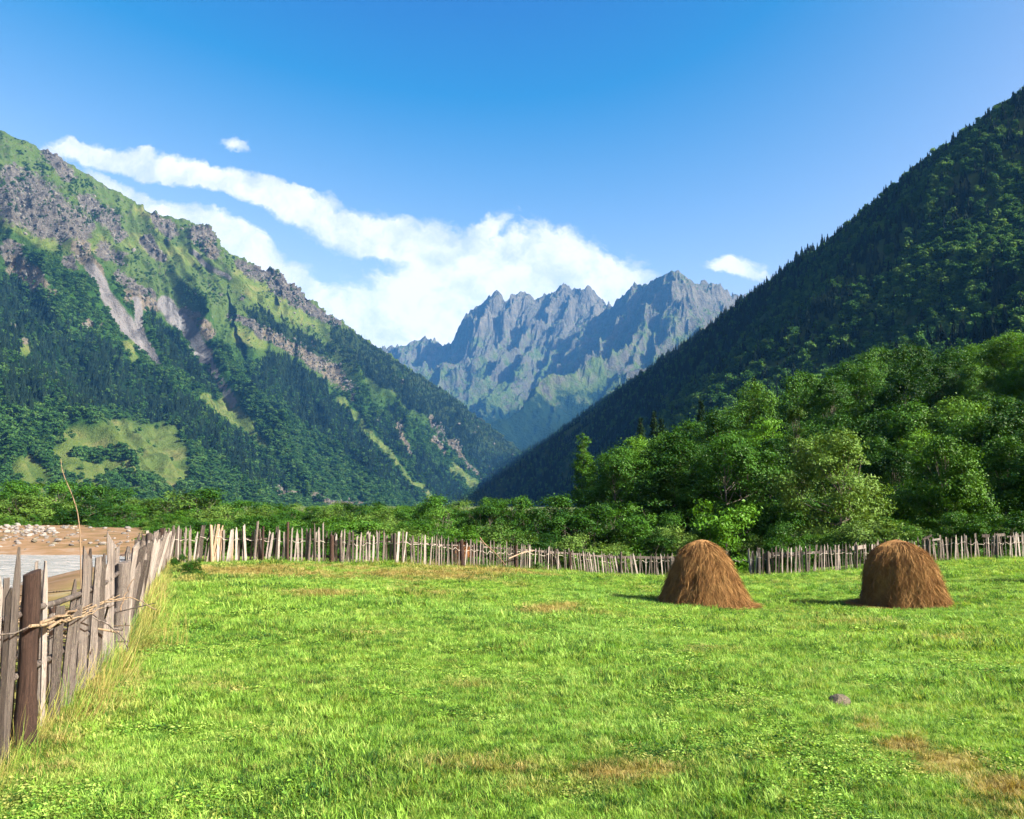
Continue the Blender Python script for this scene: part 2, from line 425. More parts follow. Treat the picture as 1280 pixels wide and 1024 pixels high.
# ------------------------------------------------------------------ ground sheet
def build_ground():
    r = np.concatenate([[0.3, 1, 1.8], np.geomspace(2.6, 60, 190), np.geomspace(61.5, 5200, 70)])
    th = np.concatenate([np.linspace(-40, 40, 330), np.linspace(42, 318, 70)]) * math.pi / 180
    R, T = np.meshgrid(r, th, indexing='ij')
    x, y = R * np.sin(T), R * np.cos(T)
    z = hz(x, y)
    z = z - 4 * sstep(600, 2500, R)
    V = np.stack([x, y, z], -1).reshape(-1, 3)
    s = side_of_fence(x, y)
    dry = dry_mask(x, y, z) * (R < 60)
    river = sstep(.5, 2.5, s) * sstep(130, 95, y) * (y > -200)
    valley = sstep(40, 60, R)
    c0 = np.array([[0, 0, hz(np.array(0.), np.array(0.))]])
    Q = grid_quads(len(r), len(th), True)
    n0 = len(V); T0 = np.array([[n0, j, (j + 1) % len(th)] for j in range(len(th))])[:, ::-1]
    A = np.stack([dry, river, valley], -1).reshape(-1, 3); A = np.vstack([A, A[:1]])
    me = mesh_np('ground', np.vstack([V, c0]), [Q[:, ::-1], T0], True, {'m': A})
    m, nt, b = material('meadow_soil', .95, .1)
    sp = N(nt, 'ShaderNodeSeparateColor'); nt.links.new(attr(nt, 'm').outputs['Color'], sp.inputs[0])
    p = geo_pos(nt)
    n1 = noise(nt, p, 1.3, 5, .6); n2 = noise(nt, p, 14, 4, .65); n3 = noise(nt, p, .06, 5, .6)
    green = ramp(nt, mth(nt, 'ADD', mth(nt, 'MULTIPLY', n1, .5), mth(nt, 'MULTIPLY', n2, .5)), [(.32, (.045, .085, .012)), (.5, (.085, .165, .02)), (.68, (.15, .23, .035))])
    dryc = ramp(nt, n2, [(.3, (0.063, 0.0551, 0.0175)), (.55, (0.164, 0.147, 0.042)), (.75, (0.227, 0.198, 0.07))])
    c = mix(nt, mapr(nt, sp.outputs[0], .15, .85), green, dryc)
    rust = ramp(nt, noise(nt, p, .5, 6, .7), [(.3, (0.0525, 0.0577, 0.0229)), (.42, (0.112, 0.0769, 0.0367)), (.55, (0.157, 0.104, 0.0596)), (.66, (0.183, 0.153, 0.119)), (.8, (0.223, 0.238, 0.248))])
    c = mix(nt, sp.outputs[1], c, rust)
    far = ramp(nt, n3, [(.3, (.04, .06, .018)), (.6, (.075, .10, .03))])
    c = mix(nt, mth(nt, 'MULTIPLY', sp.outputs[2], mth(nt, 'SUBTRACT', 1, sp.outputs[1])), c, far)
    put(nt, b.inputs['Base Color'], c); bump(nt, b, n2, .04, .7)
    obj('ground', me, m, kind='structure')
    # river
    xs = np.linspace(-95, -4, 60); ys = np.linspace(-60, 62, 60)
    X, Y = np.meshgrid(xs, ys, indexing='ij')
    w = mesh_np('river', np.stack([X, Y, np.full_like(X, WATER_Z) + .03 * fbm(X * .4, Y * .4, 3, 9)], -1).reshape(-1, 3), grid_quads(60, 60), True)
    m, nt, b = material('river_water', .22, .5)
    p = vmth(nt, 'MULTIPLY', geo_pos(nt), (.6, 1.6, 1)).outputs[0]
    n1 = noise(nt, p, 1.4, 5, .65, .5)
    put(nt, b.inputs['Base Color'], ramp(nt, n1, [(.35, (0.155, 0.167, 0.171)), (.55, (0.256, 0.264, 0.26)), (.7, (0.481, 0.481, 0.465))]))
    bump(nt, b, n1, .12, .9)
    obj('river', w, m, kind='structure')
build_ground()

# ------------------------------------------------------------------ left mountain
LINES = [((-620, -60, 1950), (-260, 622, 560)), ((-250, 55, 2150), (60, 628, 850)), ((-120, 112, 2220), (165, 632, 1000)), ((0, 163, 2300), (262, 636, 1150)), ((60, 190, 2370), (320, 638, 1280)),
         ((105, 215, 2420), (360, 640, 1380)), ((140, 236, 2460), (385, 640, 1450)), ((185, 262, 2500), (415, 641, 1530)), ((232, 276, 2550), (440, 642, 1600)), ((262, 284, 2590), (455, 642, 1640)), ((285, 318, 2620), (470, 642, 1690)),
         ((325, 336, 2680), (488, 641, 1760)), ((345, 336, 2700), (497, 641, 1800)), ((380, 368, 2760), (514, 641, 1900)), ((425, 402, 2850), (535, 640, 2050)), ((470, 432, 2940), (555, 638, 2200)),
         ((520, 466, 3050), (578, 634, 2400)), ((560, 492, 3140), (594, 629, 2600)), ((610, 530, 3280), (617, 622, 2850)), ((655, 566, 3400), (650, 615, 3150)), ((700, 604, 3500), (695, 618, 3350))]
_len = np.array([P(*a) for a, b in LINES]); _foot = np.array([P(*b) for a, b in LINES]); _foot[:, 2] = np.minimum(_foot[:, 2], -4)
_ls = np.concatenate([[0], np.cumsum(np.linalg.norm(np.diff(_len, axis=0), axis=1))]); _lsn = _ls / _ls[-1]

SCREE = [[(112, 335, 8.5), (135, 372, 9.35), (155, 400, 11), (172, 425, 6.8), (195, 458, 4.25)], [(170, 375, 5.95), (176, 420, 5.95), (200, 458, 5.1)], [(205, 380, 11.9), (232, 408, 11.9), (252, 440, 10.2), (275, 475, 6.8), (292, 505, 5.95)],
         [(240, 315, 4.25), (262, 335, 4.25), (292, 352, 2.55)], [(0, 0, 0.85)]]
TAN = [[(100, 310, 10.9), (120, 340, 9.52)], [(165, 372, 10.9), (190, 385, 9.52)], [(205, 380, 9.52), (245, 400, 10.9), (262, 420, 8.16)], [(15, 412, 9.52)], [(30, 425, 6.8)], [(108, 404, 6.8)], [(125, 410, 4.76)],
       [(345, 612, 6.12), (372, 618, 6.12)], [(398, 622, 6.12), (420, 630, 6.12), (455, 636, 4.08)], [(497, 528, 3.4), (505, 552, 4.08), (515, 568, 2.72)], [(545, 548, 4.76), (556, 566, 3.4)], [(570, 555, 6.12), (578, 572, 4.08), (600, 598, 2.04)],
       [(410, 465, 9.52), (432, 482, 6.8)], [(440, 498, 4.08)], [(540, 525, 4.08)], [(46, 516, 3.4)], [(70, 464, 2.72)], [(22, 335, 15), (45, 352, 12.2)], [(65, 365, 8.16)], [(257, 585, 2.04)], [(198, 608, 2.04)], [(260, 440, 5.44), (268, 470, 4.08)], [(262, 308, 6.12), (270, 318, 5.44)],
       [(330, 412, 5.44), (372, 438, 6.12)], [(350, 425, 4.08), (400, 455, 5.44)]]
ROCK = [[(20, 225, 22), (60, 255, 24), (100, 285, 20)], [(0, 250, 26), (40, 270, 22), (75, 290, 16)], [(110, 250, 14), (135, 275, 18), (150, 292, 10)], [(60, 190, 12), (85, 215, 14)], [(190, 270, 8), (215, 290, 10)], [(250, 292, 16), (268, 312, 12)],
        [(300, 330, 9), (320, 340, 9), (345, 350, 16), (375, 375, 12), (400, 392, 10), (420, 405, 8)], [(180, 305, 10), (205, 320, 8)], [(130, 310, 12), (150, 320, 10)], [(20, 325, 14), (10, 310, 10)], [(150, 345, 10), (185, 368, 12)],
        [(290, 395, 7), (320, 410, 8), (350, 425, 9), (400, 455, 9)], [(420, 470, 12), (440, 490, 8)], [(500, 480, 3)], [(470, 520, 4)], [(540, 530, 6), (560, 550, 5)], [(300, 375, 5)], [(390, 430, 5)], [(90, 330, 10)]]
MEAD = [[(5, 275, 10), (60, 298, 12), (95, 312, 10)], [(90, 297, 9), (140, 310, 10)], [(160, 300, 10), (220, 318, 12), (250, 325, 8)], [(175, 265, 9), (205, 285, 9)], [(300, 350, 14), (350, 380, 14)], [(370, 395, 9), (400, 410, 6)], [(300, 420, 10), (330, 430, 8)],
        [(95, 560, 26), (150, 560, 34), (195, 565, 34), (218, 592, 20)], [(75, 578, 20), (120, 588, 22), (180, 594, 20)], [(35, 590, 20), (48, 602, 14)], [(255, 500, 6), (300, 530, 8), (330, 560, 5)], [(285, 505, 12), (310, 530, 9)],
        [(425, 500, 5), (465, 545, 5), (500, 585, 4), (542, 628, 4)], [(562, 585, 4), (598, 606, 3)], [(565, 578, 3), (592, 603, 4)], [(160, 430, 8), (168, 448, 5)], [(30, 440, 10)]]
CONIF = [[(0, 345), (50, 375), (75, 400), (120, 425), (160, 450), (210, 480), (250, 510), (300, 545), (345, 590), (375, 625), (330, 612), (285, 590), (250, 560), (200, 540), (150, 515), (80, 515), (0, 520)],
         [(183, 388), (205, 405), (240, 450), (272, 490), (268, 505), (225, 470), (200, 440)], [(330, 445), (365, 450), (410, 480), (430, 515), (470, 565), (540, 640), (470, 600), (400, 545), (350, 505), (310, 480)],
         [(405, 395), (460, 425), (520, 465), (590, 512), (660, 566), (640, 590), (605, 615), (590, 585), (560, 545), (520, 515), (470, 480), (430, 445)], [(300, 380), (360, 405), (420, 440), (410, 450), (340, 430)],
         [(520, 560), (545, 580), (590, 625), (560, 640), (520, 600)], [(420, 520), (450, 550), (480, 590), (450, 570)], [(480, 505), (510, 525), (490, 540)], [(460, 515), (500, 545), (520, 580), (500, 575), (470, 545)],
         [(10, 390), (40, 420), (0, 470), (-200, 470), (-200, 330), (0, 345)]]

def left_masks(V):
    px, py = project(V)
    wx = px + 9 * fbm(px * .03, py * .03, 4, 31); wy = py + 9 * fbm(px * .03, py * .03, 4, 32)
    scree = np.max([capsule(px + (wx - px) * .5, py + (wy - py) * .5, c) for c in SCREE], 0)
    tan = np.max([capsule(wx, wy, c) for c in TAN], 0); rock = np.max([capsule(wx, wy, c) for c in ROCK], 0)
    mead = np.max([capsule(wx, wy, c) for c in MEAD], 0)
    con = np.zeros(px.shape)
    for p in CONIF: con = np.maximum(con, inpoly(wx, wy, p).astype(float))
    return px, py, scree, tan, rock, mead, con

def build_left():
    nu, nv = 760, 430
    s = np.interp(np.linspace(0, 1, nu), [0, .12, 1], [0, .30, 1]); t = np.concatenate([np.linspace(-.06, 1, nv - 40), np.linspace(1.006, 1.35, 40)])
    S, T = np.meshgrid(s, t, indexing='ij')
    def curve(arr):
        return np.stack([np.interp(s, _lsn, arr[:, k]) for k in range(3)], -1)
    top, foot = curve(_len), curve(_foot)
    f, r = foot[:, None], top[:, None]
    tt = np.clip(T, None, 1)[..., None]
    p = f + (r - f) * tt
    p[..., 2] -= (90 * np.sin(np.clip(tt[..., 0], 0, 1) * math.pi)) * np.linalg.norm(r - f, axis=-1) / 1800
    back = np.clip(T - 1, 0, None)[..., None] * np.linalg.norm(r - f, axis=-1)[..., None]
    dirh = (r - f) * np.array((1, 1, 0)); dirh /= np.linalg.norm(dirh, axis=-1)[..., None]
    p = p + dirh * back * .9 + np.array((0, 0, -1.)) * back * .7
    nrm = np.cross(np.gradient(p, axis=0), np.gradient(p, axis=1)); nrm /= np.linalg.norm(nrm, axis=-1)[..., None] + 1e-9
    nrm *= np.sign(nrm[..., 2:3])
    Lm = S * _ls[-1]
    edge = np.clip(np.sin(np.clip(T, 0, 1) * math.pi), 0, 1) ** .6
    q = fbm(Lm * .0016, T * 2.2, 3, 55)
    spur = ridged(Lm * .0030 + q * .5, T * 1.1, 4, 41) - .42
    rill = ridged(Lm * .011 + q * 1.2, T * 4.0, 4, 47) - .42
    fine = fbm(Lm * .02, T * 30, 5, 51)
    disp = spur * 120 * edge + rill * 34 * (edge * .85 + .15) + fine * 9
    p1 = p + nrm * disp[..., None]
    px, py, scree, tan, rock, mead, con = left_masks(p1)
    crag = np.maximum(rock, tan * .6) * (1 - scree)
    upper = np.clip((T - .55) / .3, 0, 1)
    rr = ridged(Lm * .022 + q, T * 16, 5, 71) - .4; rr2 = ridged(Lm * .06, T * 45 + q * 3, 4, 75) - .4
    crest = np.exp(-((T - 1) / .03) ** 2) * sstep(.35, .5, S) * 1.2
    p2 = p1 + nrm * ((rr * 26 + rr2 * 9) * np.maximum(crag, .16 * upper) + (rr * 9 + rr2 * 3) * crest)[..., None]
    p2 = p2 - nrm * (scree * 14)[..., None]
    px, py, scree, tan, rock, mead, con = left_masks(p2)
    con = con * (1 - np.clip(scree * 1.4 + tan * .9 + mead * 1.5, 0, 1))
    V = p2.reshape(-1, 3)
    me = mesh_np('left_mountain', V, grid_quads(nu, nv)[:, ::-1], True,
                 {'m': np.stack([scree, tan, rock], -1).reshape(-1, 3), 'k': np.stack([mead, con, np.clip(T, 0, 1)], -1).reshape(-1, 3)})
    m, nt, b = material('left_mountain_ground', 1.0, .0)
    a = N(nt, 'ShaderNodeSeparateColor'); nt.links.new(attr(nt, 'm').outputs['Color'], a.inputs[0])
    k = N(nt, 'ShaderNodeSeparateColor'); nt.links.new(attr(nt, 'k').outputs['Color'], k.inputs[0])
    pos = geo_pos(nt)
    n1 = noise(nt, pos, .012, 6, .65); n2 = noise(nt, pos, .06, 5, .7); n3 = noise(nt, pos, .004, 5, .6, .6)
    n4 = noise(nt, pos, .30, 4, .7); n5 = mth(nt, 'ADD', mth(nt, 'MULTIPLY', n1, .55), mth(nt, 'MULTIPLY', n4, .45))
    low = ramp(nt, n2, [(.3, (0.00673, 0.0209, 0.00508)), (.55, (0.0138, 0.0384, 0.00796)), (.75, (0.0229, 0.0524, 0.0116))])
    high = ramp(nt, n5, [(.28, (0.0148, 0.0319, 0.00863)), (.45, (0.0281, 0.0512, 0.0129)), (.6, (0.0391, 0.0627, 0.0181)), (.75, (0.0494, 0.061, 0.0267))])
    base = mix(nt, mapr(nt, k.outputs[2], .5, .75), low, high)
    # bare patches showing through the upper pasture
    bare = mth(nt, 'MULTIPLY', mapr(nt, n2, .52, .66), mapr(nt, k.outputs[2], .62, .82))
    rockc = ramp(nt, mth(nt, 'ADD', mth(nt, 'MULTIPLY', noise(nt, pos, .045, 6, .75, .5), .6), mth(nt, 'MULTIPLY', n4, .4)), [(.34, (0.0111, 0.0118, 0.0145)), (.45, (0.0335, 0.0331, 0.0335)), (.54, (0.0577, 0.0578, 0.0546)), (.64, (0.0975, 0.099, 0.0892))])
    base = mix(nt, mth(nt, 'MULTIPLY', bare, .65), base, rockc)
    md = ramp(nt, noise(nt, pos, .02, 4, .6), [(.3, (0.0314, 0.0539, 0.0139)), (.5, (0.0479, 0.0727, 0.0195)), (.68, (0.0774, 0.0869, 0.0325))])
    base = mix(nt, mapr(nt, k.outputs[0], .2, .8), base, md)
    base = mix(nt, mth(nt, 'MULTIPLY', mapr(nt, k.outputs[1], .3, .8), .72), base, (.0035, .0085, .0055))
    base = mix(nt, mapr(nt, mth(nt, 'ADD', a.outputs[2], mth(nt, 'MULTIPLY', mth(nt, 'SUBTRACT', n2, .5), 1.5)), .5, .85), base, rockc)
    tanc = ramp(nt, n2, [(.32, (0.0324, 0.0284, 0.0226)), (.5, (0.0645, 0.0598, 0.0471)), (.68, (0.0945, 0.0884, 0.0699))])
    base = mix(nt, mapr(nt, mth(nt, 'ADD', a.outputs[1], mth(nt, 'MULTIPLY', mth(nt, 'SUBTRACT', n2, .5), 1.2)), .35, .75), base, tanc)
    scr = ramp(nt, noise(nt, vmth(nt, 'MULTIPLY', pos, (1, 1, .4)).outputs[0], .03, 5, .6), [(.3, (0.0654, 0.0679, 0.0723)), (.7, (0.104, 0.107, 0.111))])
    base = mix(nt, mapr(nt, a.outputs[0], .45, .8), base, scr)
    put(nt, b.inputs['Base Color'], base)
    bump(nt, b, mth(nt, 'ADD', n2, noise(nt, pos, .2, 4, .7)), 7, .7)
    obj('left_mountain', me, m, kind='structure')
    return p2, dict(px=px, py=py, scree=scree, tan=tan, rock=rock, mead=mead, con=con, T=T)
LM, LMK = build_left()

# ------------------------------------------------------------------ right mountain
def build_right():
    ny, nx = 330, 190
    y = np.geomspace(42, 3590, ny); w = np.concatenate([np.linspace(-.02, 1, 150), np.linspace(1.01, 1.9, 40)])
    Y, W = np.meshgrid(y, w, indexing='ij')
    xf = np.interp(Y, FY, FX); xr = np.interp(Y, RY, RX)
    X = xf + (xr - xf) * W
    Z = h_right(X, Y)
    Z = np.where(W < 0, -3, Z)
    me = mesh_np('right_mountain', np.stack([X, Y, Z], -1).reshape(-1, 3), grid_quads(ny, nx), True)
    m, nt, b = material('forest_floor', 1.0, .0)
    pos = geo_pos(nt); n1 = noise(nt, pos, .05, 5, .6)
    put(nt, b.inputs['Base Color'], ramp(nt, n1, [(.3, (.02, .036, .012)), (.55, (.04, .06, .018)), (.75, (.06, .062, .03))]))
    bump(nt, b, n1, 2.0, .6)
    obj('right_mountain', me, m, kind='structure')
    return X, Y, Z, W
RMX, RMY, RMZ, RMW = build_right()

# ------------------------------------------------------------------ far massif
SKYL = [(430, 470), (470, 446), (488, 430), (500, 432), (512, 428), (525, 424), (540, 423), (553, 432), (565, 428), (590, 408), (604, 392), (611, 380), (616, 368), (620, 363), (626, 380), (631, 396), (637, 380), (643, 369), (650, 364), (659, 366),
        (666, 374), (674, 371), (684, 369), (694, 362), (701, 353), (709, 355), (714, 363), (720, 360), (727, 362), (734, 355), (742, 361), (752, 372), (765, 382)]
def build_far():
    ridges = []
    ridges.append([(x, y_, 7300 + (300 if x < 590 else 0) + 60 * math.sin(x * .17)) for x, y_ in SKYL])
    ridges.append([(735, 405, 6900), (758, 384, 6700), (775, 370, 6550), (786, 358, 6420), (800, 355, 6330), (812, 349, 6230), (822, 344, 6150), (832, 340, 6060), (843, 336, 6000), (849, 338, 6010), (856, 349, 6060), (866, 350, 6160), (880, 350, 6300), (892, 352, 6420), (905, 361, 6520), (926, 365, 6700), (960, 385, 6900), (1010, 420, 7000)])
    ribs = [[(797, 357, 6340), (803, 395, 6000), (772, 425, 5600), (722, 463, 5150), (665, 500, 4750), (600, 535, 4350)],
            [(843, 338, 6000), (850, 385, 5700), (842, 430, 5400), (800, 480, 5000), (735, 535, 4500), (660, 580, 4150)],
            [(884, 352, 6350), (902, 395, 5950), (888, 440, 5600), (850, 500, 5150), (800, 550, 4700)],
            [(820, 346, 6160), (815, 385, 5850), (820, 420, 5600), (790, 450, 5300), (752, 487, 4950)],
            [(702, 355, 7300), (697, 395, 6950), (668, 432, 6500), (637, 472, 6000), (590, 512, 5500), (560, 540, 5100)],
            [(735, 357, 7300), (742, 388, 7050), (718, 412, 6800)], [(684, 370, 7300), (670, 405, 6950), (640, 440, 6550), (612, 470, 6200)],
            [(620, 369, 7300), (619, 402, 7100), (592, 432, 6750), (562, 458, 6400), (528, 480, 6100)],
            [(650, 366, 7300), (645, 400, 7050), (627, 428, 6750), (600, 458, 6400), (570, 490, 6000)],
            [(926, 366, 6700), (940, 410, 6300), (930, 450, 6000)], [(540, 424, 7600), (545, 450, 7300), (520, 470, 7000)], [(500, 432, 7600), (505, 455, 7300)]]
    nx, ny = 640, 560
    xs = np.linspace(-1900, 2900, nx); ys = np.linspace(3850, 8300, ny)
    X, Y = np.meshgrid(xs, ys, indexing='ij')
    wx = X + 130 * fbm(X * .0016, Y * .0016, 4, 81); wy = Y + 130 * fbm(X * .0016, Y * .0016, 4, 82)
    Z = np.clip((Y - 3900) * .10, -20, 340)
    for ri, rl in enumerate(ridges + ribs):
        pts = np.array([P(*q) for q in rl])
        sky_r = ri < 2
        bx, by = (X, Y) if sky_r else (wx, wy)
        bestz = np.full(X.shape, -1e9)
        for a, b_ in zip(pts[:-1], pts[1:]):
            dx, dy = b_[0] - a[0], b_[1] - a[1]; L = dx * dx + dy * dy
            t = np.clip(((bx - a[0]) * dx + (by - a[1]) * dy) / L, 0, 1)
            d = np.hypot(bx - a[0] - t * dx, by - a[1] - t * dy)
            zz = a[2] + (b_[2] - a[2]) * t - (1.5 if sky_r else 1.0) * d ** .985
            bestz = np.maximum(bestz, zz)
        Z = np.maximum(Z, bestz)
    hgt = np.clip(Z / 900, .15, 1.2)
    al = (-wx * .45 - wy * .89); ac = (wx * .89 - wy * .45)          # along and across the fall of the spurs
    r1 = ridged(ac * .0030, al * .0011, 5, 91, .5) - .42
    r2 = ridged(ac * .0095, al * .0050, 4, 95, .5) - .42
    near_sky = np.zeros_like(X)
    for rl in ridges[:2]:
        pts = np.array([P(*q) for q in rl])
        for a in pts[::1]:
            near_sky = np.maximum(near_sky, np.exp(-((X - a[0]) ** 2 + (Y - a[1]) ** 2) / 110 ** 2))
    Z = Z + hgt * (r1 * 210 * (1 - .85 * near_sky) + r2 * 60 * (1 - .5 * near_sky)) + 14 * hgt * fbm(X * .03, Y * .03, 4, 99)
    me = mesh_np('far_mountain', np.stack([X, Y, Z], -1).reshape(-1, 3), grid_quads(nx, ny), False)
    m, nt, b = material('far_mountain_rock', 1.0, .0)
    pos = geo_pos(nt); sx = N(nt, 'ShaderNodeSeparateXYZ'); nt.links.new(pos, sx.inputs[0])
    gn = N(nt, 'ShaderNodeNewGeometry'); sn = N(nt, 'ShaderNodeSeparateXYZ'); nt.links.new(gn.outputs['Normal'], sn.inputs[0])
    n1 = noise(nt, pos, .006, 6, .7); n2 = noise(nt, pos, .022, 5, .7)
    rock = ramp(nt, mth(nt, 'ADD', mth(nt, 'MULTIPLY', n1, .5), mth(nt, 'MULTIPLY', n2, .5)), [(.32, (0.0198, 0.0211, 0.019)), (.5, (0.049, 0.0506, 0.0422)), (.66, (0.0894, 0.088, 0.0713))])
    grass = ramp(nt, n2, [(.3, (0.018, 0.0337, 0.00945)), (.7, (0.0432, 0.0674, 0.0158))])
    wood = ramp(nt, n2, [(.3, (0.00216, 0.00675, 0.00378)), (.7, (0.00632, 0.0146, 0.00648))])
    gmask = mth(nt, 'ADD', mapr(nt, sn.outputs[2], .45, .72), mth(nt, 'MULTIPLY', mth(nt, 'SUBTRACT', n1, .5), 2.6))
    gmask = mth(nt, 'SUBTRACT', gmask, mapr(nt, sx.outputs[2], 1300, 2100, 0, .8))
    gmask = mth(nt, 'ADD', gmask, mapr(nt, sx.outputs[2], 1600, 500, .1, .5))
    c = mix(nt, mapr(nt, gmask, .1, .6), rock, grass)
    wm = mth(nt, 'ADD', mapr(nt, sx.outputs[2], 1000, 350), mth(nt, 'MULTIPLY', mth(nt, 'SUBTRACT', n1, .5), 1.8))
    c = mix(nt, mapr(nt, wm, .4, .7), c, wood)
    put(nt, b.inputs['Base Color'], c); bump(nt, b, mth(nt, 'ADD', n2, noise(nt, pos, .08, 4, .7)), 22, .8)
    obj('far_mountain', me, m, kind='structure')
build_far()

# ------------------------------------------------------------------ haze in the valley
def build_haze():
    a, b = np.array((-6500, -6500, -12.)), np.array((6500, 9500, 2450.))
    V = [[(a, b)[i][0], (a, b)[j][1], (a, b)[k][2]] for i in (0, 1) for j in (0, 1) for k in (0, 1)]
    Q = [(0, 1, 3, 2), (4, 6, 7, 5), (0, 4, 5, 1), (2, 3, 7, 6), (0, 2, 6, 4), (1, 5, 7, 3)]
    me = mesh_np('haze', V, np.array(Q))
    m = bpy.data.materials.new('valley_haze'); m.use_nodes = True; nt = m.node_tree; nt.nodes.clear()
    v = N(nt, 'ShaderNodeVolumePrincipled'); v.inputs['Color'].default_value = (.10, .40, 1.0, 1); v.inputs['Density'].default_value = HAZE_DENSITY
    v.inputs['Anisotropy'].default_value = 0.0
    o = N(nt, 'ShaderNodeOutputMaterial'); nt.links.new(v.outputs[0], o.inputs['Volume'])
    h = obj('haze', me, m, kind='stuff'); h['label'] = 'thin blue summer haze filling the valley'; h['category'] = 'haze'
build_haze()

# ------------------------------------------------------------------ scattering (for what nobody could count)
def kinds(name, meshes, mats):
    c = bpy.data.collections.new(name)
    for i, me in enumerate(meshes):
        if not me.materials: me.materials.append(mats[i] if isinstance(mats, (list, tuple)) else mats)
        c.objects.link(bpy.data.objects.new('%s_kind_%02d' % (name, i), me))
    return c

def scatter(name, coll, pts, rot, scl, pick, label, cat, extra=None):
    n = len(pts)
    me = bpy.data.meshes.new(name); me.vertices.add(n); me.vertices.foreach_set('co', np.asarray(pts, np.float32).ravel())
    a = me.attributes.new('rot', 'FLOAT_VECTOR', 'POINT'); a.data.foreach_set('vector', np.asarray(rot, np.float32).ravel())
    scl = np.asarray(scl, np.float32)
    if scl.ndim == 1: scl = np.repeat(scl[:, None], 3, 1)
    a = me.attributes.new('scl', 'FLOAT_VECTOR', 'POINT'); a.data.foreach_set('vector', scl.ravel())
    a = me.attributes.new('pick', 'INT', 'POINT'); a.data.foreach_set('value', np.asarray(pick, np.int32))
    for k, v in (extra or {}).items():
        a = me.attributes.new(k, 'FLOAT', 'POINT'); a.data.foreach_set('value', np.asarray(v, np.float32))
    o = obj(name, me, None, label=label, cat=cat, kind='stuff')
    g = bpy.data.node_groups.new(name, 'GeometryNodeTree')
    g.interface.new_socket('Geometry', in_out='INPUT', socket_type='NodeSocketGeometry')
    g.interface.new_socket('Geometry', in_out='OUTPUT', socket_type='NodeSocketGeometry')
    gi, go = g.nodes.new('NodeGroupInput'), g.nodes.new('NodeGroupOutput')
    ip = g.nodes.new('GeometryNodeInstanceOnPoints'); ci = g.nodes.new('GeometryNodeCollectionInfo')
    ci.inputs['Collection'].default_value = coll; ci.inputs['Separate Children'].default_value = True; ci.inputs['Reset Children'].default_value = True
    def na(nm, t):
        q = g.nodes.new('GeometryNodeInputNamedAttribute'); q.data_type = t; q.inputs['Name'].default_value = nm
        return q.outputs['Attribute']
    er = g.nodes.new('FunctionNodeEulerToRotation')
    L = g.links.new
    L(gi.outputs[0], ip.inputs['Points']); L(ci.outputs[0], ip.inputs['Instance']); ip.inputs['Pick Instance'].default_value = True
    L(na('pick', 'INT'), ip.inputs['Instance Index']); L(na('rot', 'FLOAT_VECTOR'), er.inputs[0]); L(er.outputs[0], ip.inputs['Rotation'])
    L(na('scl', 'FLOAT_VECTOR'), ip.inputs['Scale']); L(ip.outputs[0], go.inputs[0])
    md = o.modifiers.new('scatter', 'NODES'); md.node_group = g
    return o

# ------------------------------------------------------------------ foliage meshes
def unit(v): return v / (np.linalg.norm(v, axis=-1, keepdims=True) + 1e-9)

def leaves_mesh(rng, centres, out_dir, leaf, aspect=.62, up=.4, rnd=.55):
    """one small folded leaf per point"""
    n = len(centres)
    nrm = unit(out_dir * 1.0 + np.array((0, 0, up)) + rng.normal(0, rnd, (n, 3)))
    tan = unit(np.cross(nrm, rng.normal(0, 1, (n, 3)))); bit = np.cross(nrm, tan)
    sz = leaf * rng.uniform(.65, 1.35, n)[:, None]
    tip = centres + tan * sz * .5; base = centres - tan * sz * .5
    l = centres + bit * sz * aspect * .5 + nrm * sz * .10; r = centres - bit * sz * aspect * .5 + nrm * sz * .10
    V = np.stack([base, r, tip, l], 1).reshape(-1, 3)
    k = np.arange(n)[:, None] * 4
    return V, np.hstack([np.concatenate([k, k + 1, k + 2], 1), np.concatenate([k, k + 2, k + 3], 1)]).reshape(-1, 3)

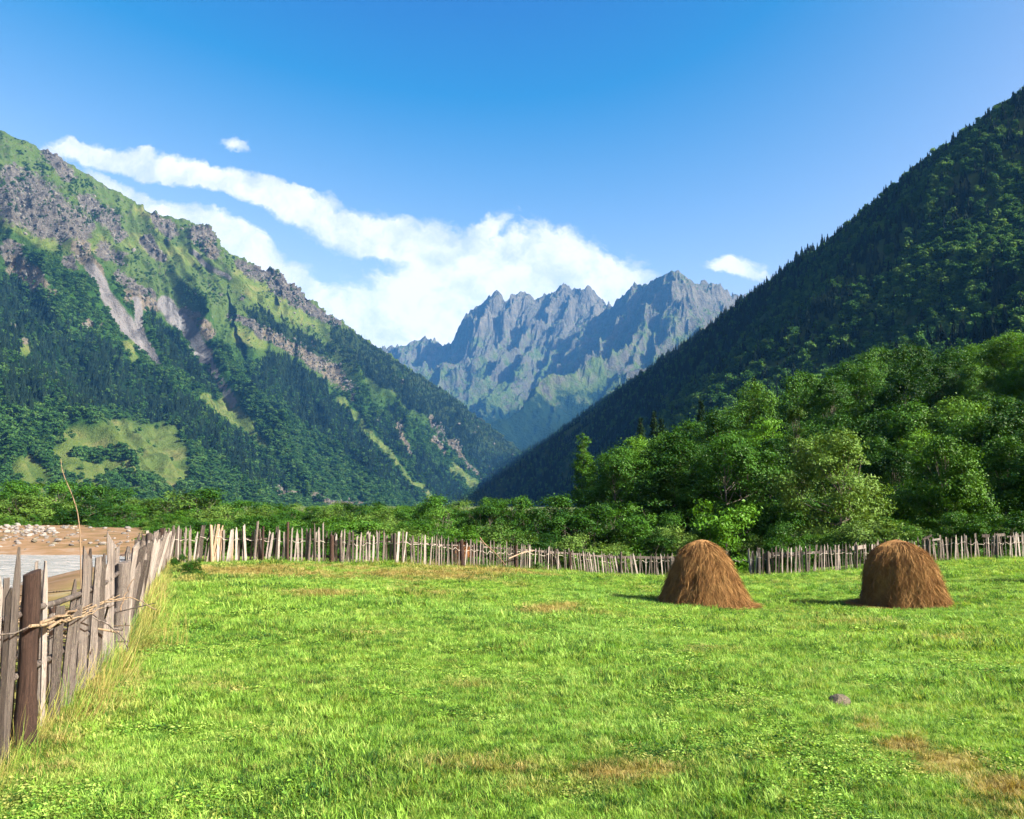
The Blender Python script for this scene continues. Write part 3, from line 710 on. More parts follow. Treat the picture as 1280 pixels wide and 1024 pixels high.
def tree_meshes(seed, H, R, base=.12, shape='round', lumps=30, clusters=420, per=42, leaf=.16, spread=.34, lumpr=(.17, .33), stems=1):
    """a trunk mesh and a crown mesh for a tree H metres high with crown radius R"""
    rng = np.random.default_rng(seed)
    zc0, zc1 = H * base, H
    cz = np.empty((lumps, 3)); rad = np.empty(lumps)
    for i in range(lumps):
        t = rng.uniform(0, 1) ** .9
        low = base < .04 and i % 5 < 2
        if low: t = rng.uniform(.0, .18)
        if shape == 'round': w = math.sqrt(max(0.0, 1 - (2 * t * .93 - .80) ** 2 * .86))
        elif shape == 'narrow': w = (1 - t) ** .7 * .85 + .16
        elif shape == 'spread': w = math.sin(min(1, t * .85 + .18) * math.pi) ** .6
        else: w = .55 + .5 * t                                          # vase
        if low: w = 1.0
        a = i * 2.4 + rng.uniform(-.5, .5); rr = R * w * rng.uniform(.35, .92)
        rad[i] = R * rng.uniform(*lumpr) * (.6 + .4 * w)
        if shape == 'narrow': rad[i] = R * rng.uniform(.3, .5) * (.45 + .7 * (1 - t))
        cz[i] = (math.cos(a) * rr, math.sin(a) * rr, zc0 + (zc1 - zc0 - rad[i] * .6) * t)
    pick = rng.choice(lumps, clusters, p=rad ** 2 / (rad ** 2).sum())
    d = unit(rng.normal(0, 1, (clusters, 3)) + np.array((0, 0, .18)))
    cc = cz[pick] + d * (rad[pick] * rng.uniform(.6, 1.25, clusters))[:, None] * np.array((1, 1, .85))
    cc[:, 2] = np.maximum(cc[:, 2], .12)
    tot = clusters * per
    off = rng.normal(0, 1, (tot, 3)) * spread * .8 * np.array((1, 1, .6)) * rng.uniform(.5, 1.3, clusters).repeat(per)[:, None]
    cen = np.repeat(cc, per, 0) + off
    cen[:, 2] = np.maximum(cen[:, 2], .05)
    out = unit(np.repeat(d, per, 0) + .4 * unit(cen - np.array((0, 0, H * .45))))
    V, T = leaves_mesh(rng, cen, out, leaf)
    crown = mesh_np('crown', V, T, False)
    mb = MB()
    tr = max(.05, H * .017)
    for sidx in range(stems):
        a = rng.uniform(0, 6.28); lean = (.0 if stems == 1 else R * .45)
        zz = np.linspace(-.3, H * .8, 7); k = np.linspace(0, 1, 7)
        pts = np.stack([math.cos(a) * lean * k + rng.normal(0, .02 * H, 7) * k, math.sin(a) * lean * k + rng.normal(0, .02 * H, 7) * k, zz], -1)
        mb.tube(pts, tr * (1.15 - k * .95) / (1 + .4 * (stems - 1)), 7)
        for i in range(sidx, lumps, stems):
            z0 = max(H * base * .7, cz[i][2] * rng.uniform(.4, .7)); kk = min(1, z0 / (H * .8))
            p0 = np.array([np.interp(z0, zz, pts[:, q]) for q in range(3)])
            mid = (p0 + cz[i]) / 2 + np.array((0, 0, -.05 * H)); t = np.linspace(0, 1, 5)[:, None]
            mb.tube((1 - t) ** 2 * p0 + 2 * t * (1 - t) * mid + t * t * cz[i], tr * (.42 - .3 * kk) * np.linspace(1, .25, 5), 5, False)
    return mb.mesh('trunk', True), crown

def conifer_low(seed, H=1.0, R=.2, tiers=8, sides=9):
    rng = np.random.default_rng(seed); mb = MB()
    for i in range(tiers):
        t = i / tiers; z0 = H * (.06 + .86 * t); r = R * (1 - t) ** .85 * rng.uniform(.85, 1.15) + .012
        th = np.linspace(0, 6.283, sides * 2, endpoint=False) + rng.uniform(0, 6)
        rr = r * np.where(np.arange(sides * 2) % 2 == 0, 1, .55) * rng.uniform(.75, 1.2, sides * 2)
        ring = np.stack([np.cos(th) * rr, np.sin(th) * rr, z0 - rr * .35 + rng.uniform(-.01, .01, sides * 2)], -1)
        top = [[0, 0, min(H, z0 + H * .26 * (1 - t * .5))]]
        k = sides * 2
        mb.add(np.vstack([ring, top]), None, [[j, (j + 1) % k, k] for j in range(k)])
    return mb.mesh('conifer', False)

def spruce_meshes(seed, H=14.0, R=2.4):
    """spruce with drooping sprays that can be seen singly"""
    rng = np.random.default_rng(seed); mb = MB(); tk = MB()
    tk.tube([(0, 0, -.4), (0, 0, H * .5), (0, 0, H * .98)], [H * .016, H * .010, .02], 6)
    V, T = [], []; n = 0
    for i in range(34):
        t = i / 33; z = H * (.07 + .90 * t); r = R * (1 - t) ** .8 + .12
        for j in range(max(5, int(11 * (1 - t * .5)))):
            a = rng.uniform(0, 6.283); L = r * rng.uniform(.7, 1.15); m_ = max(12, int(40 * L / R))
            s = rng.uniform(.1, 1, m_) * L
            x, y = np.cos(a) * s, np.sin(a) * s
            zz = z - .25 * s - .05 * s * s / max(R, 1) + rng.normal(0, .06, m_)
            side = rng.normal(0, .16, m_) * (1.1 - s / (L + .01)) * 2
            c = np.stack([x - np.sin(a) * side, y + np.cos(a) * side, zz], -1)
            v, tt = leaves_mesh(rng, c, np.tile((math.cos(a), math.sin(a), -.3), (m_, 1)), .46, .36, .5, .5)
            V.append(v); T.append(tt + n); n += len(v)
    return tk.mesh('trunk', True), mesh_np('crown', np.vstack(V), np.vstack(T), False)

ML_ALDER = leaf_material('alder_leaves', (0.0126, 0.0471, 0.00661), (0.0361, 0.107, 0.0118), (0.0928, 0.197, 0.0279), .24)
ML_PALE = leaf_material('willow_leaves', (0.0246, 0.0627, 0.0104), (0.0653, 0.133, 0.0209), (0.136, 0.23, 0.0556), .24)
ML_DARK = leaf_material('hazel_leaves', (0.00762, 0.0316, 0.00336), (0.022, 0.074, 0.00577), (0.0612, 0.148, 0.0135), .22)
ML_YEL = leaf_material('young_leaves', (0.0298, 0.0889, 0.00678), (0.0646, 0.17, 0.0124), (0.115, 0.242, 0.0283), .28)
ML_CONIF = leaf_material('conifer_needles', (0.00672, 0.0185, 0.00714), (0.0134, 0.0336, 0.0121), (0.0229, 0.0504, 0.0157), .12, .6)
ML_FARCON = leaf_material('distant_conifer_needles', (0.00266, 0.00847, 0.00528), (0.00533, 0.014, 0.00806), (0.00954, 0.0212, 0.0112), .1, .7, .8)
ML_SLOPE = leaf_material('slope_leaves', (0.0152, 0.0502, 0.0111), (0.0355, 0.0994, 0.0196), (0.0812, 0.161, 0.0347), .25, .6, .8)
ML_FARDEC = leaf_material('distant_broad_leaves', (0.0151, 0.0477, 0.0121), (0.0293, 0.0779, 0.0186), (0.0522, 0.11, 0.0285), .25, .7, .8)

# ------------------------------------------------------------------ forests on the mountains
def cell_points(Pg, weight, n, rng):
    a, b, c = Pg[:-1, :-1], Pg[1:, :-1], Pg[:-1, 1:]
    area = np.linalg.norm(np.cross(b - a, c - a), axis=-1)
    w = (area * weight[:-1, :-1]).ravel(); w = w / w.sum()
    k = rng.choice(w.size, n, p=w); i, j = np.unravel_index(k, a.shape[:2])
    u, v = rng.uniform(0, 1, (2, n))
    p = a[i, j] + (b[i, j] - a[i, j]) * u[:, None] + (c[i, j] - a[i, j]) * v[:, None]
    return p, i, j

def dec_low(seed, clusters=55, per=9, leaf=.22):
    return tree_meshes(seed, 1.0, .42, .05, 'round', 14, clusters, per, leaf, .07)[1]
def stone_mesh(seed, flat=.6, sub=3):
    import bmesh
    bm = bmesh.new(); bmesh.ops.create_icosphere(bm, subdivisions=sub, radius=1)
    rng = np.random.default_rng(seed)
    V = np.array([v.co[:] for v in bm.verts])
    for _ in range(9):                                             # flat broken faces
        d = unit(rng.normal(0, 1, 3)); k = rng.uniform(.55, .85); q = V @ d
        V = V - np.where(q > k, q - k, 0)[:, None] * d * .85
    V *= (1 + .05 * fbm(V[:, 0] * 3 + seed, V[:, 1] * 3 + V[:, 2] * 2, 3, seed))[:, None]
    V *= np.array((1, rng.uniform(.7, 1), flat))
    for v, c in zip(bm.verts, V): v.co = c
    me = bpy.data.meshes.new('stone'); bm.to_mesh(me); bm.free()
    return me
def stone_material(name, a, b_, c):
    m, nt, b = material(name, .9, .2); tcn = N(nt, 'ShaderNodeTexCoord'); oi = N(nt, 'ShaderNodeObjectInfo')
    n1 = noise(nt, tcn.outputs['Object'], 2.2, 5, .7)
    f = mth(nt, 'ADD', mth(nt, 'MULTIPLY', n1, .6), mth(nt, 'MULTIPLY', oi.outputs['Random'], .4))
    put(nt, b.inputs['Base Color'], ramp(nt, f, [(.25, a), (.5, b_), (.75, c)])); bump(nt, b, noise(nt, tcn.outputs['Object'], 9, 4, .7), .08, .7)
    return m
ROCKS = kinds('mountain_rock', [stone_mesh(500 + q, .8, 1) for q in range(4)], stone_material('mountain_rock', (0.017, 0.0184, 0.0206), (0.0426, 0.0442, 0.0431), (0.0813, 0.0848, 0.0784)))
FAR_CON = kinds('far_conifer', [conifer_low(s, 1, r) for s, r in ((1, .17), (2, .20), (3, .15), (4, .22))], ML_FARCON)
FAR_DEC = kinds('far_broadleaf', [dec_low(s) for s in (11, 12, 13, 14)], ML_FARDEC)
FAR_DEC_R = kinds('slope_broadleaf', [dec_low(s, 110, 14, .12) for s in (15, 16, 17, 18)], ML_SLOPE)

def forests():
    rng = np.random.default_rng(21)
    K = LMK; ok = (K['T'] < .985) & (K['px'] > -260) & (K['T'] > 0)
    patch = .5 + .5 * fbm(K['px'] * .02, K['py'] * .02, 3, 111)
    w = K['con'] * ok * (.12 + np.clip(patch * 1.3 - .15, 0, 1))
    open_ = np.clip(1 - K['scree'] * 1.5 - K['tan'] * 1.2 - K['mead'] * 1.6 - K['rock'] * .7, 0, 1)
    gap = np.clip(fbm(K['px'] * .018, K['py'] * .018, 4, 113) * 2.2 + .1, 0, 1)
    w = w + .015 * ok * open_ * np.clip(1 - (K['T'] - .35) / .25, 0, 1) * gap
    p, i, j = cell_points(LM, w, 15000, rng)
    n = len(p); h = rng.uniform(12, 24, n); h *= np.where(K['T'][i, j] > .8, .75, 1)
    p[:, 2] -= 1.0
    scatter('conifer_forest', FAR_CON, p, np.stack([rng.normal(0, .03, n), rng.normal(0, .03, n), rng.uniform(0, 6.28, n)], -1),
            np.stack([h, h, h], -1), rng.integers(0, 4, n), 'dark conifer forest covering the sunlit mountain flank', 'forest')
    low = np.clip(1.25 - K['T'] * 1.1, .0, 1)
    w = open_ * ok * (1 - .8 * K['con']) * np.where(K['T'] < .55, .8, .05 + .45 * np.clip(gap - .3, 0, 1)) * low
    w = w + .006 * ok * (K['mead'] > .3) * (K['T'] < .35)
    # narrow belts of bushes between the lower pastures
    for c in ([(95, 572, 4), (130, 572, 6), (165, 580, 5)], [(130, 606, 7), (160, 604, 7), (195, 608, 6)], [(45, 565, 7), (66, 588, 5)]):
        w = np.maximum(w, capsule(K['px'], K['py'], c) * 1.5 * ok)
    p, i, j = cell_points(LM, w, 24000, rng)
    n = len(p); h = np.where(K['T'][i, j] > .55, rng.uniform(3, 8, n), rng.uniform(6, 15, n)); p[:, 2] -= h * .1
    scatter('broadleaf_forest', FAR_DEC, p, np.stack([0 * h, 0 * h, rng.uniform(0, 6.28, n)], -1), np.stack([h * 1.05, h * 1.05, h * .95], -1), rng.integers(0, 4, n),
            'mid green broadleaf wood and scrub on the sunlit mountain flank', 'forest')
    # low scrub and boulders that break up the upper pastures and crags
    w = ok * np.clip(1 - K['scree'] * 1.6 - K['mead'] * .7, 0, 1) * np.clip((K['T'] - .42) / .2, 0, 1) * np.clip(.12 + fbm(K['px'] * .05, K['py'] * .05, 4, 141) * 1.6, .02, 1)
    p, i, j = cell_points(LM, w, 9500, rng); n = len(p); h = rng.uniform(1.5, 5.5, n) * (1 + 1.2 * (rng.uniform(0, 1, n) < .07)); p[:, 2] -= h * .15
    scatter('mountain_scrub', FAR_DEC, p, np.stack([0 * h, 0 * h, rng.uniform(0, 6.28, n)], -1), np.stack([h * 1.3, h * 1.3, h], -1), rng.integers(0, 4, n),
            'low scrub dotted over the upper pastures of the sunlit mountain', 'scrub')
    w = ok * np.clip(np.maximum(K['rock'], K['tan']) - .3 - K['scree'], 0, 1) + .02 * ok * (K['T'] > .6)
    p, i, j = cell_points(LM, w, 5000, rng); n = len(p); h = 1.2 + 7 * rng.uniform(0, 1, n) ** 3; p[:, 2] -= h * .2
    scatter('mountain_rocks', ROCKS, p, rng.uniform(-1, 1, (n, 3)) * np.array((.6, .6, 3)), np.stack([h, h, h * rng.uniform(.7, 1.8, n)], -1), rng.integers(0, 4, n),
            'broken rocks lying over the crags and scree of the sunlit mountain', 'rocks')
    # right mountain, wooded all over
    Pg = np.stack([RMX, RMY, RMZ], -1)
    dist = RMY
    base_ok = (RMW > .0) & (RMW < 1.12) & (RMY > 205) & (RMX / RMY < 1.25)
    w = base_ok * np.clip(650 / dist, .25, 2.0) ** 1.3
    mixn = fbm(RMX * .012, RMY * .012, 3, 121)
    cw = w * np.clip(.45 + mixn * 1.6 + .6 * (RMW > .85) + .45 * sstep(900, 1600, RMY), .06, 1)
    p, i, j = cell_points(Pg, cw, 9000, rng); n = len(p); h = rng.uniform(9, 19, n) * np.where(RMW[i, j] > .93, .85, 1) * np.where(RMY[i, j] > 1200, 1.45, 1)
    p[:, 2] -= .8
    scatter('shaded_conifer_forest', FAR_CON, p, np.stack([rng.normal(0, .03, n), rng.normal(0, .03, n), rng.uniform(0, 6.28, n)], -1), h, rng.integers(0, 4, n),
            'dark conifers spread over the shaded mountain flank', 'forest')
    # the crest line
    cr = np.where((RMW > .955) & (RMW < 1.03) & (RMY > 640), 1.0, 0) * np.clip(.2 + 1.6 * fbm(RMY * .02, RMW * 3, 3, 127), .03, 1)
    p, i, j = cell_points(Pg, cr, 900, rng); n = len(p); h = rng.uniform(9, 24, n) * np.where(RMY[i, j] > 1200, 1.2, .8); p[:, 2] -= 1
    scatter('ridge_conifers', FAR_CON, p, np.stack([rng.normal(0, .03, n), rng.normal(0, .03, n), rng.uniform(0, 6.28, n)], -1), h, rng.integers(0, 4, n),
            'row of dark conifers standing up along the shaded ridge line', 'forest')
    dw = w * np.clip(.75 - mixn * 1.6, .08, 1)
    p, i, j = cell_points(Pg, dw, 15000, rng); n = len(p); h = rng.uniform(6, 13, n); p[:, 2] -= h * .08
    scatter('shaded_broadleaf_forest', FAR_DEC_R, p, np.stack([0 * h, 0 * h, rng.uniform(0, 6.28, n)], -1), np.stack([h, h, h * rng.uniform(.8, 1.25, n)], -1), rng.integers(0, 4, n),
            'broadleaf wood climbing the shaded mountain flank', 'forest')

forests()

# ------------------------------------------------------------------ single trees behind the fence
TREES = {   # name: (label kind, trunk mesh, crown mesh, material, height, radius)
    'round_a': (tree_meshes(101, 6.4, 3.4, .03, 'round', 46, 760, 44, .15, .30, stems=3), ML_PALE, 6.4),
    'round_b': (tree_meshes(102, 7.0, 3.2, .05, 'round', 40, 640, 42, .16, .32, stems=2), ML_ALDER, 7.0),
    'spread_a': (tree_meshes(103, 9.0, 4.2, .10, 'spread', 44, 720, 42, .19, .38), ML_DARK, 9.0),
    'spread_b': (tree_meshes(104, 10.0, 3.9, .08, 'round', 42, 700, 42, .19, .38), ML_ALDER, 10.0),
    'narrow_a': (tree_meshes(105, 11.0, 2.3, .06, 'narrow', 46, 560, 36, .17, .26), ML_YEL, 11.0),
    'narrow_b': (tree_meshes(106, 9.0, 1.7, .05, 'narrow', 40, 420, 34, .15, .22), ML_PALE, 9.0),
    'shrub_a': (tree_meshes(107, 3.0, 2.0, .0, 'round', 26, 330, 40, .12, .22, stems=4), ML_ALDER, 3.0),
    'shrub_b': (tree_meshes(108, 2.6, 1.9, .0, 'round', 24, 300, 40, .12, .22, stems=4), ML_PALE, 2.6),
    'shrub_y': (tree_meshes(109, 2.2, 1.2, .0, 'vase', 20, 200, 34, .12, .18, stems=6), ML_YEL, 2.2),
    'shrub_d': (tree_meshes(110, 3.2, 2.2, .0, 'round', 26, 330, 40, .13, .22, stems=3), ML_DARK, 3.2),
    'spruce': (spruce_meshes(111), ML_CONIF, 14.0),
    'wide_y': (tree_meshes(112, 8.5, 3.4, .06, 'round', 40, 620, 40, .18, .34), ML_YEL, 8.5),
}
TPOS = []
def plant(kind, name, x, y, h, label, cat, group, rz=None, wide=1.0, z=None):
    (tm, cm), m, H = TREES[kind]
    if z is None: z = float(ground_z(np.array([x]), np.array([y]))[0]) - .05
    e = bpy.data.objects.new(name, None); COL.objects.link(e)
    e.location = (x, y, z); s = h / H; e.scale = (s * wide, s * wide, s)
    e.rotation_euler = (0, 0, random.uniform(0, 6.28) if rz is None else rz); e.empty_display_size = .5
    tag(e, label, cat, group)
    obj('trunk', tm, M_BARK, e); obj('crown', cm, m, e)
    TPOS.append((x, y))
    return e

def at(px, d):
    a, _ = ray(px, 640); return a * d, d

def height_to(px, top, d):
    """tree height so that its top reaches picture row 'top'"""
    x, y = at(px, d); g = float(ground_z(np.array([x]), np.array([y]))[0])
    _, b = ray(px, top)
    return EYE + b * d - g

random.seed(5)
FRONT = [  # kind, px, depth, top row, width factor, name, label, category
    ('round_a', 1042, 45, 541, 1.0, 'willow_tree', 'broad round pale green willow rising right behind the fence between the haystacks', 'tree'),
    ('narrow_b', 1000, 58, 508, .9, 'birch_tree', 'pale slender birch tip rising behind the broad round willow', 'tree'),
    ('round_b', 915, 50, 545, 1.05, 'alder_tree', 'leafy alder beside the willow, just above the taller haystack', 'tree'),
    ('spread_a', 845, 54, 540, 1.0, 'hazel_tree', 'dense dark bushy tree with bright rim beside the leafy alder', 'tree'),
    ('round_b', 780, 60, 560, 1.0, 'alder_tree', 'rounded green tree at the end of the thicket next to the shrub row', 'tree'),
    ('narrow_a', 731, 100, 543, .95, 'birch_tree', 'tall narrow light green birch standing alone above the shrub row', 'tree'),
    ('spread_a', 1185, 47, 545, .95, 'hazel_tree', 'big dark shady tree overhanging the fence behind the dome haystack', 'tree'),
    ('spread_b', 1262, 50, 545, 1.0, 'hazel_tree', 'leafy tree beside the big shady tree at the fence end', 'tree'),
    ('spread_b', 1330, 47, 520, 1.0, 'hazel_tree', 'wide leafy tree past the shady tree at the fence end', 'tree'),
    ('spread_a', 1120, 60, 560, .9, 'hazel_tree', 'dark tree filling the gap between the willow and the shady tree', 'tree'),
    ('spread_a', 965, 64, 548, 1.0, 'hazel_tree', 'dark tree filling the gap between the willow and the alder', 'tree'),
    ('spread_b', 1405, 50, 520, 1.0, 'hazel_tree', 'leafy tree standing over the last stretch of the picket fence', 'tree'),
    ('round_b', 1480, 52, 530, 1.0, 'alder_tree', 'round alder standing over the last stretch of the picket fence', 'tree'),
    ('spread_a', 1560, 54, 525, 1.0, 'hazel_tree', 'dark tree past the round alder at the very end of the fence', 'tree'),
    ('shrub_y', 897, 39.5, 628, .95, 'sapling_shrub', 'bright upright sapling growing at the fence just behind the first haystack', 'shrub'),
    ('shrub_b', 935, 39, 688, .7, 'fence_shrub', 'low leafy bush in the fence gap next to the haystack', 'shrub'),
    ('shrub_b', 865, 41, 668, .6, 'fence_shrub', 'low pale bush at the foot of the bright upright sapling', 'shrub'),
    ('shrub_a', 548, 62, 620, 1.2, 'shrub', 'rounded green shrub at the valley end of the shrub row', 'shrub'),
    ('shrub_d', 602, 60, 632, 1.1, 'shrub', 'dark green shrub second in the shrub row behind the fence', 'shrub'),
    ('shrub_a', 640, 58, 622, 1.15, 'shrub', 'full green shrub third in the shrub row behind the fence', 'shrub'),
    ('shrub_a', 690, 57, 620, 1.25, 'shrub', 'large green shrub fourth in the shrub row behind the fence', 'shrub'),
    ('shrub_d', 735, 55, 632, 1.1, 'shrub', 'dark green shrub ending the row under the rounded green tree', 'shrub'),
    ('shrub_b', 722, 46, 668, .8, 'shrub', 'small pale bush above the hay heap at the fence', 'shrub'),
    ('shrub_b', 665, 47, 672, .7, 'shrub', 'small pale bush between the two hay heaps', 'shrub'),
    ('shrub_y', 425, 45, 648, 1.1, 'shrub', 'bright yellow green bush poking over the picket fence', 'shrub'),
]
for k, px, d, top, wide, name, lab, cat in FRONT:
    x, y = at(px, d)
    plant(k, name, x, y, max(.8, height_to(px, top, d)), lab, cat, None, wide=wide)

def slope_label(base, h, y):
    size = 'small ' if h < 7.6 else ('mid-sized ' if h < 9.6 else 'tall ')
    zone = 'just behind the fence' if y < 72 else ('low on the slope behind the fence' if y < 112 else ('halfway up the wooded slope' if y < 190 else 'high on the wooded slope'))
    return size + base + ' ' + zone

def thicket():
    rng = np.random.default_rng(33)
    rows = []
    # second and third rows up the slope, tops read off the hillside outline
    for px, d, top in ((760, 95, 566), (800, 100, 548), (835, 92, 545), (862, 110, 528), (905, 105, 512), (930, 118, 505), (948, 125, 480), (985, 100, 520), (1012, 115, 462), (1045, 105, 470), (1060, 125, 452), (1088, 110, 455), (1110, 130, 432),
                       (1138, 100, 470), (1152, 120, 428), (1180, 105, 452), (1205, 118, 436), (1232, 100, 455), (1258, 112, 425), (1280, 105, 418), (1305, 100, 420), (1335, 95, 430), (1060, 80, 520), (1110, 78, 515), (1150, 75, 505), (1200, 74, 500), (1245, 78, 490), (1290, 72, 500), (1330, 70, 495),
                       (1010, 84, 530), (960, 86, 525), (905, 82, 545), (870, 80, 556), (825, 78, 562), (790, 80, 580), (1090, 66, 545), (1225, 62, 520), (1280, 60, 510), (1160, 64, 540), (760, 75, 600), (1350, 58, 500), (1030, 72, 545), (1380, 80, 470), (1420, 95, 430), (1460, 70, 500), (1500, 90, 440), (1540, 75, 490)):
        rows.append((px, d, top))
    kinds_ = ['spread_b', 'round_b', 'wide_y', 'spread_a', 'round_b', 'spread_b']
    lab = {'spread_b': 'broad green tree', 'round_b': 'rounded alder', 'wide_y': 'yellow green tree', 'spread_a': 'dark spreading tree', 'narrow_a': 'narrow light birch', 'narrow_b': 'pale slender birch', 'spruce': 'dark pointed spruce'}
    nm = {'spread_b': 'broadleaf_tree', 'round_b': 'alder_tree', 'wide_y': 'broadleaf_tree', 'spread_a': 'hazel_tree', 'narrow_a': 'birch_tree', 'narrow_b': 'birch_tree', 'spruce': 'spruce_tree'}
    for i, (px, d, top) in enumerate(rows):
        k = kinds_[int(rng.integers(0, 6))]
        x, y = at(px, d); h = min(17, max(5, height_to(px, top, d)))
        plant(k, nm[k], x, y, h, slope_label(lab[k], h, y), 'tree', 'trees of the thicket behind the fence', wide=rng.uniform(.8, 1.05) * min(1.0, 11 / h + .15))
    for px, d, top in ((803, 150, 520), (820, 152, 512), (829, 155, 521), (880, 150, 498), (948, 170, 470), (1128, 210, 370), (1152, 205, 372), (1108, 215, 392)):
        x, y = at(px, d); h = max(6, height_to(px, top, d))
        plant('spruce', 'spruce_tree', x, y, min(h, 24), slope_label(lab['spruce'], h, y), 'tree', 'spruces among the slope trees', wide=.85)
    # higher slope, tree by tree as far as they can be told apart
    n = 0
    for tr in range(6000):
        y = rng.uniform(105, 330); px = rng.uniform(700, 1560); x, _ = at(px, y)
        if x < np.interp(y, FY, FX) + 3: continue
        gap = 4.2 + y * .012
        if any((x - a) ** 2 + (y - b) ** 2 < gap * gap for a, b in TPOS): continue
        k = ['spread_b', 'round_b', 'wide_y', 'narrow_a', 'narrow_b', 'spread_a', 'round_b', 'spruce'][int(rng.integers(0, 8))]
        if k == 'spruce' and rng.uniform() < .5: k = 'narrow_a'
        h = rng.uniform(6, 10.5) * (1.15 if k == 'spruce' else 1)
        plant(k, nm[k], x, y, h, slope_label(lab[k], h, y), 'tree', 'spruces among the slope trees' if k == 'spruce' else 'trees of the thicket behind the fence', wide=rng.uniform(.85, 1.15))
        n += 1
        if n >= 245: break
    return n
print('slope trees', thicket())

def valley_bushes():
    rng = np.random.default_rng(44)
    g = 'bushes lining the river flat'
    lab = {'shrub_a': 'green willow bush in the belt beyond the stony river flat', 'shrub_b': 'pale grey green bush in the belt beyond the stony river flat', 'shrub_d': 'dark green bush in the belt beyond the stony river flat', 'round_b': 'taller rounded alder in the belt beyond the stony river flat'}
    for px, d, top in ((-60, 105, 600), (-25, 108, 604), (10, 104, 606), (38, 110, 603), (62, 106, 608), (92, 112, 606), (118, 108, 614), (140, 104, 612), (168, 110, 626), (196, 100, 626), (222, 96, 617), (250, 94, 615), (272, 100, 622), (300, 105, 630), (330, 104, 634), (356, 100, 632), (385, 110, 636), (410, 108, 634), (440, 104, 632),
                       (470, 100, 634), (500, 98, 636), (520, 92, 634), (-10, 98, 618), (25, 96, 620), (55, 97, 622), (105, 97, 626), (145, 90, 636), (165, 92, 634), (290, 90, 638), (345, 88, 642), (400, 90, 644), (455, 86, 642), (490, 84, 644), (320, 120, 630), (370, 125, 632), (425, 122, 630), (480, 120, 630), (580, 110, 628), (620, 105, 626)):
        k = ['shrub_a', 'shrub_b', 'shrub_d', 'round_b'][int(rng.integers(0, 4))] if 190 < px < 280 else ['shrub_a', 'shrub_b', 'shrub_a', 'shrub_d'][int(rng.integers(0, 4))]
        x, y = at(px, d); h = max(1.6, height_to(px, top - 3, d))
        plant(k, 'bush', x, y, h, lab[k], 'bush', g, wide=rng.uniform(1.1, 1.5) * min(1.3, 5 / h))
    # undergrowth below the thicket
    ul = {'shrub_a': 'green undergrowth bush at the foot of the thicket behind the fence', 'shrub_d': 'dark undergrowth bush at the foot of the thicket behind the fence'}
    for i in range(70):
        px = rng.uniform(735, 1580); d = rng.uniform(44, 72); x, y = at(px, d); k = ['shrub_a', 'shrub_d', 'shrub_d'][i % 3]
        plant(k, 'undergrowth_bush', x, y, rng.uniform(2.0, 3.6), ul[k], 'bush', 'undergrowth of the thicket', wide=rng.uniform(1.0, 1.3))
    rl = {'shrub_a': 'full green bush filling out the shrub row behind the fence', 'shrub_d': 'dark bush filling out the shrub row behind the fence'}
    for i, px in enumerate(range(500, 760, 13)):
        d = rng.uniform(52, 80); x, y = at(px, d); k = ['shrub_a', 'shrub_d'][i % 2]
        plant(k, 'shrub', x, y, max(1.5, height_to(px, rng.uniform(628, 644), d)), rl[k], 'shrub', 'bushes of the shrub row', wide=rng.uniform(1.1, 1.5))
    bl = {'shrub_b': 'low pale olive scrub bush on the valley flat beyond the picket fence', 'shrub_a': 'low green scrub bush on the valley flat beyond the picket fence', 'shrub_d': 'low dark scrub bush on the valley flat beyond the picket fence'}
    for i in range(64):
        px = rng.uniform(-40, 545); d = rng.uniform(66, 98); x, y = at(px, d); k = ['shrub_b', 'shrub_a', 'shrub_d', 'shrub_d'][i % 4]
        if px < 165 and d < 88: continue
        plant(k, 'scrub_bush', x, y, max(1.2, height_to(px, rng.uniform(630, 652), d)), bl[k], 'bush', 'low scrub on the valley flat', wide=rng.uniform(1.2, 1.7))
    nl = {'shrub_a': 'low green bush right behind the pickets of the valley side', 'shrub_d': 'low dark bush right behind the pickets of the valley side', 'shrub_b': 'low pale bush right behind the pickets of the valley side'}
    for i in range(46):
        px = rng.uniform(215, 560); d = rng.uniform(37, 62); x, y = at(px, d)
        k = ['shrub_d', 'shrub_a', 'shrub_b', 'shrub_d'][i % 4]
        plant(k, 'fence_bush', x, y, max(.8, height_to(px, rng.uniform(645, 664), d)), nl[k], 'bush', 'olive bushes behind the pickets', wide=rng.uniform(1.2, 1.8))
    fl = {'shrub_d': 'dark leafy bush pressed against the back of the picket fence', 'shrub_a': 'green leafy bush pressed against the back of the picket fence', 'shrub_b': 'pale leafy bush pressed against the back of the picket fence'}
    for i in range(58):
        px = rng.uniform(560, 1560); k0 = int(np.argmin(np.abs(BFX - px))); d = float(BF_PIX[k0][2]) + rng.uniform(3, 7); x, y = at(px, d)
        k = ['shrub_d', 'shrub_a', 'shrub_b'][i % 3]
        plant(k, 'fence_bush', x, y, rng.uniform(1.0, 2.2), fl[k], 'bush', 'bushes behind the picket fence', wide=rng.uniform(1.0, 1.5))
    # an off-picture tree that throws its shade on the end of the field
    plant('narrow_b', 'field_tree', 20.3, 25.5, 4.3, 'slender tree standing in the open end of the hay field', 'tree', None)
valley_bushes()

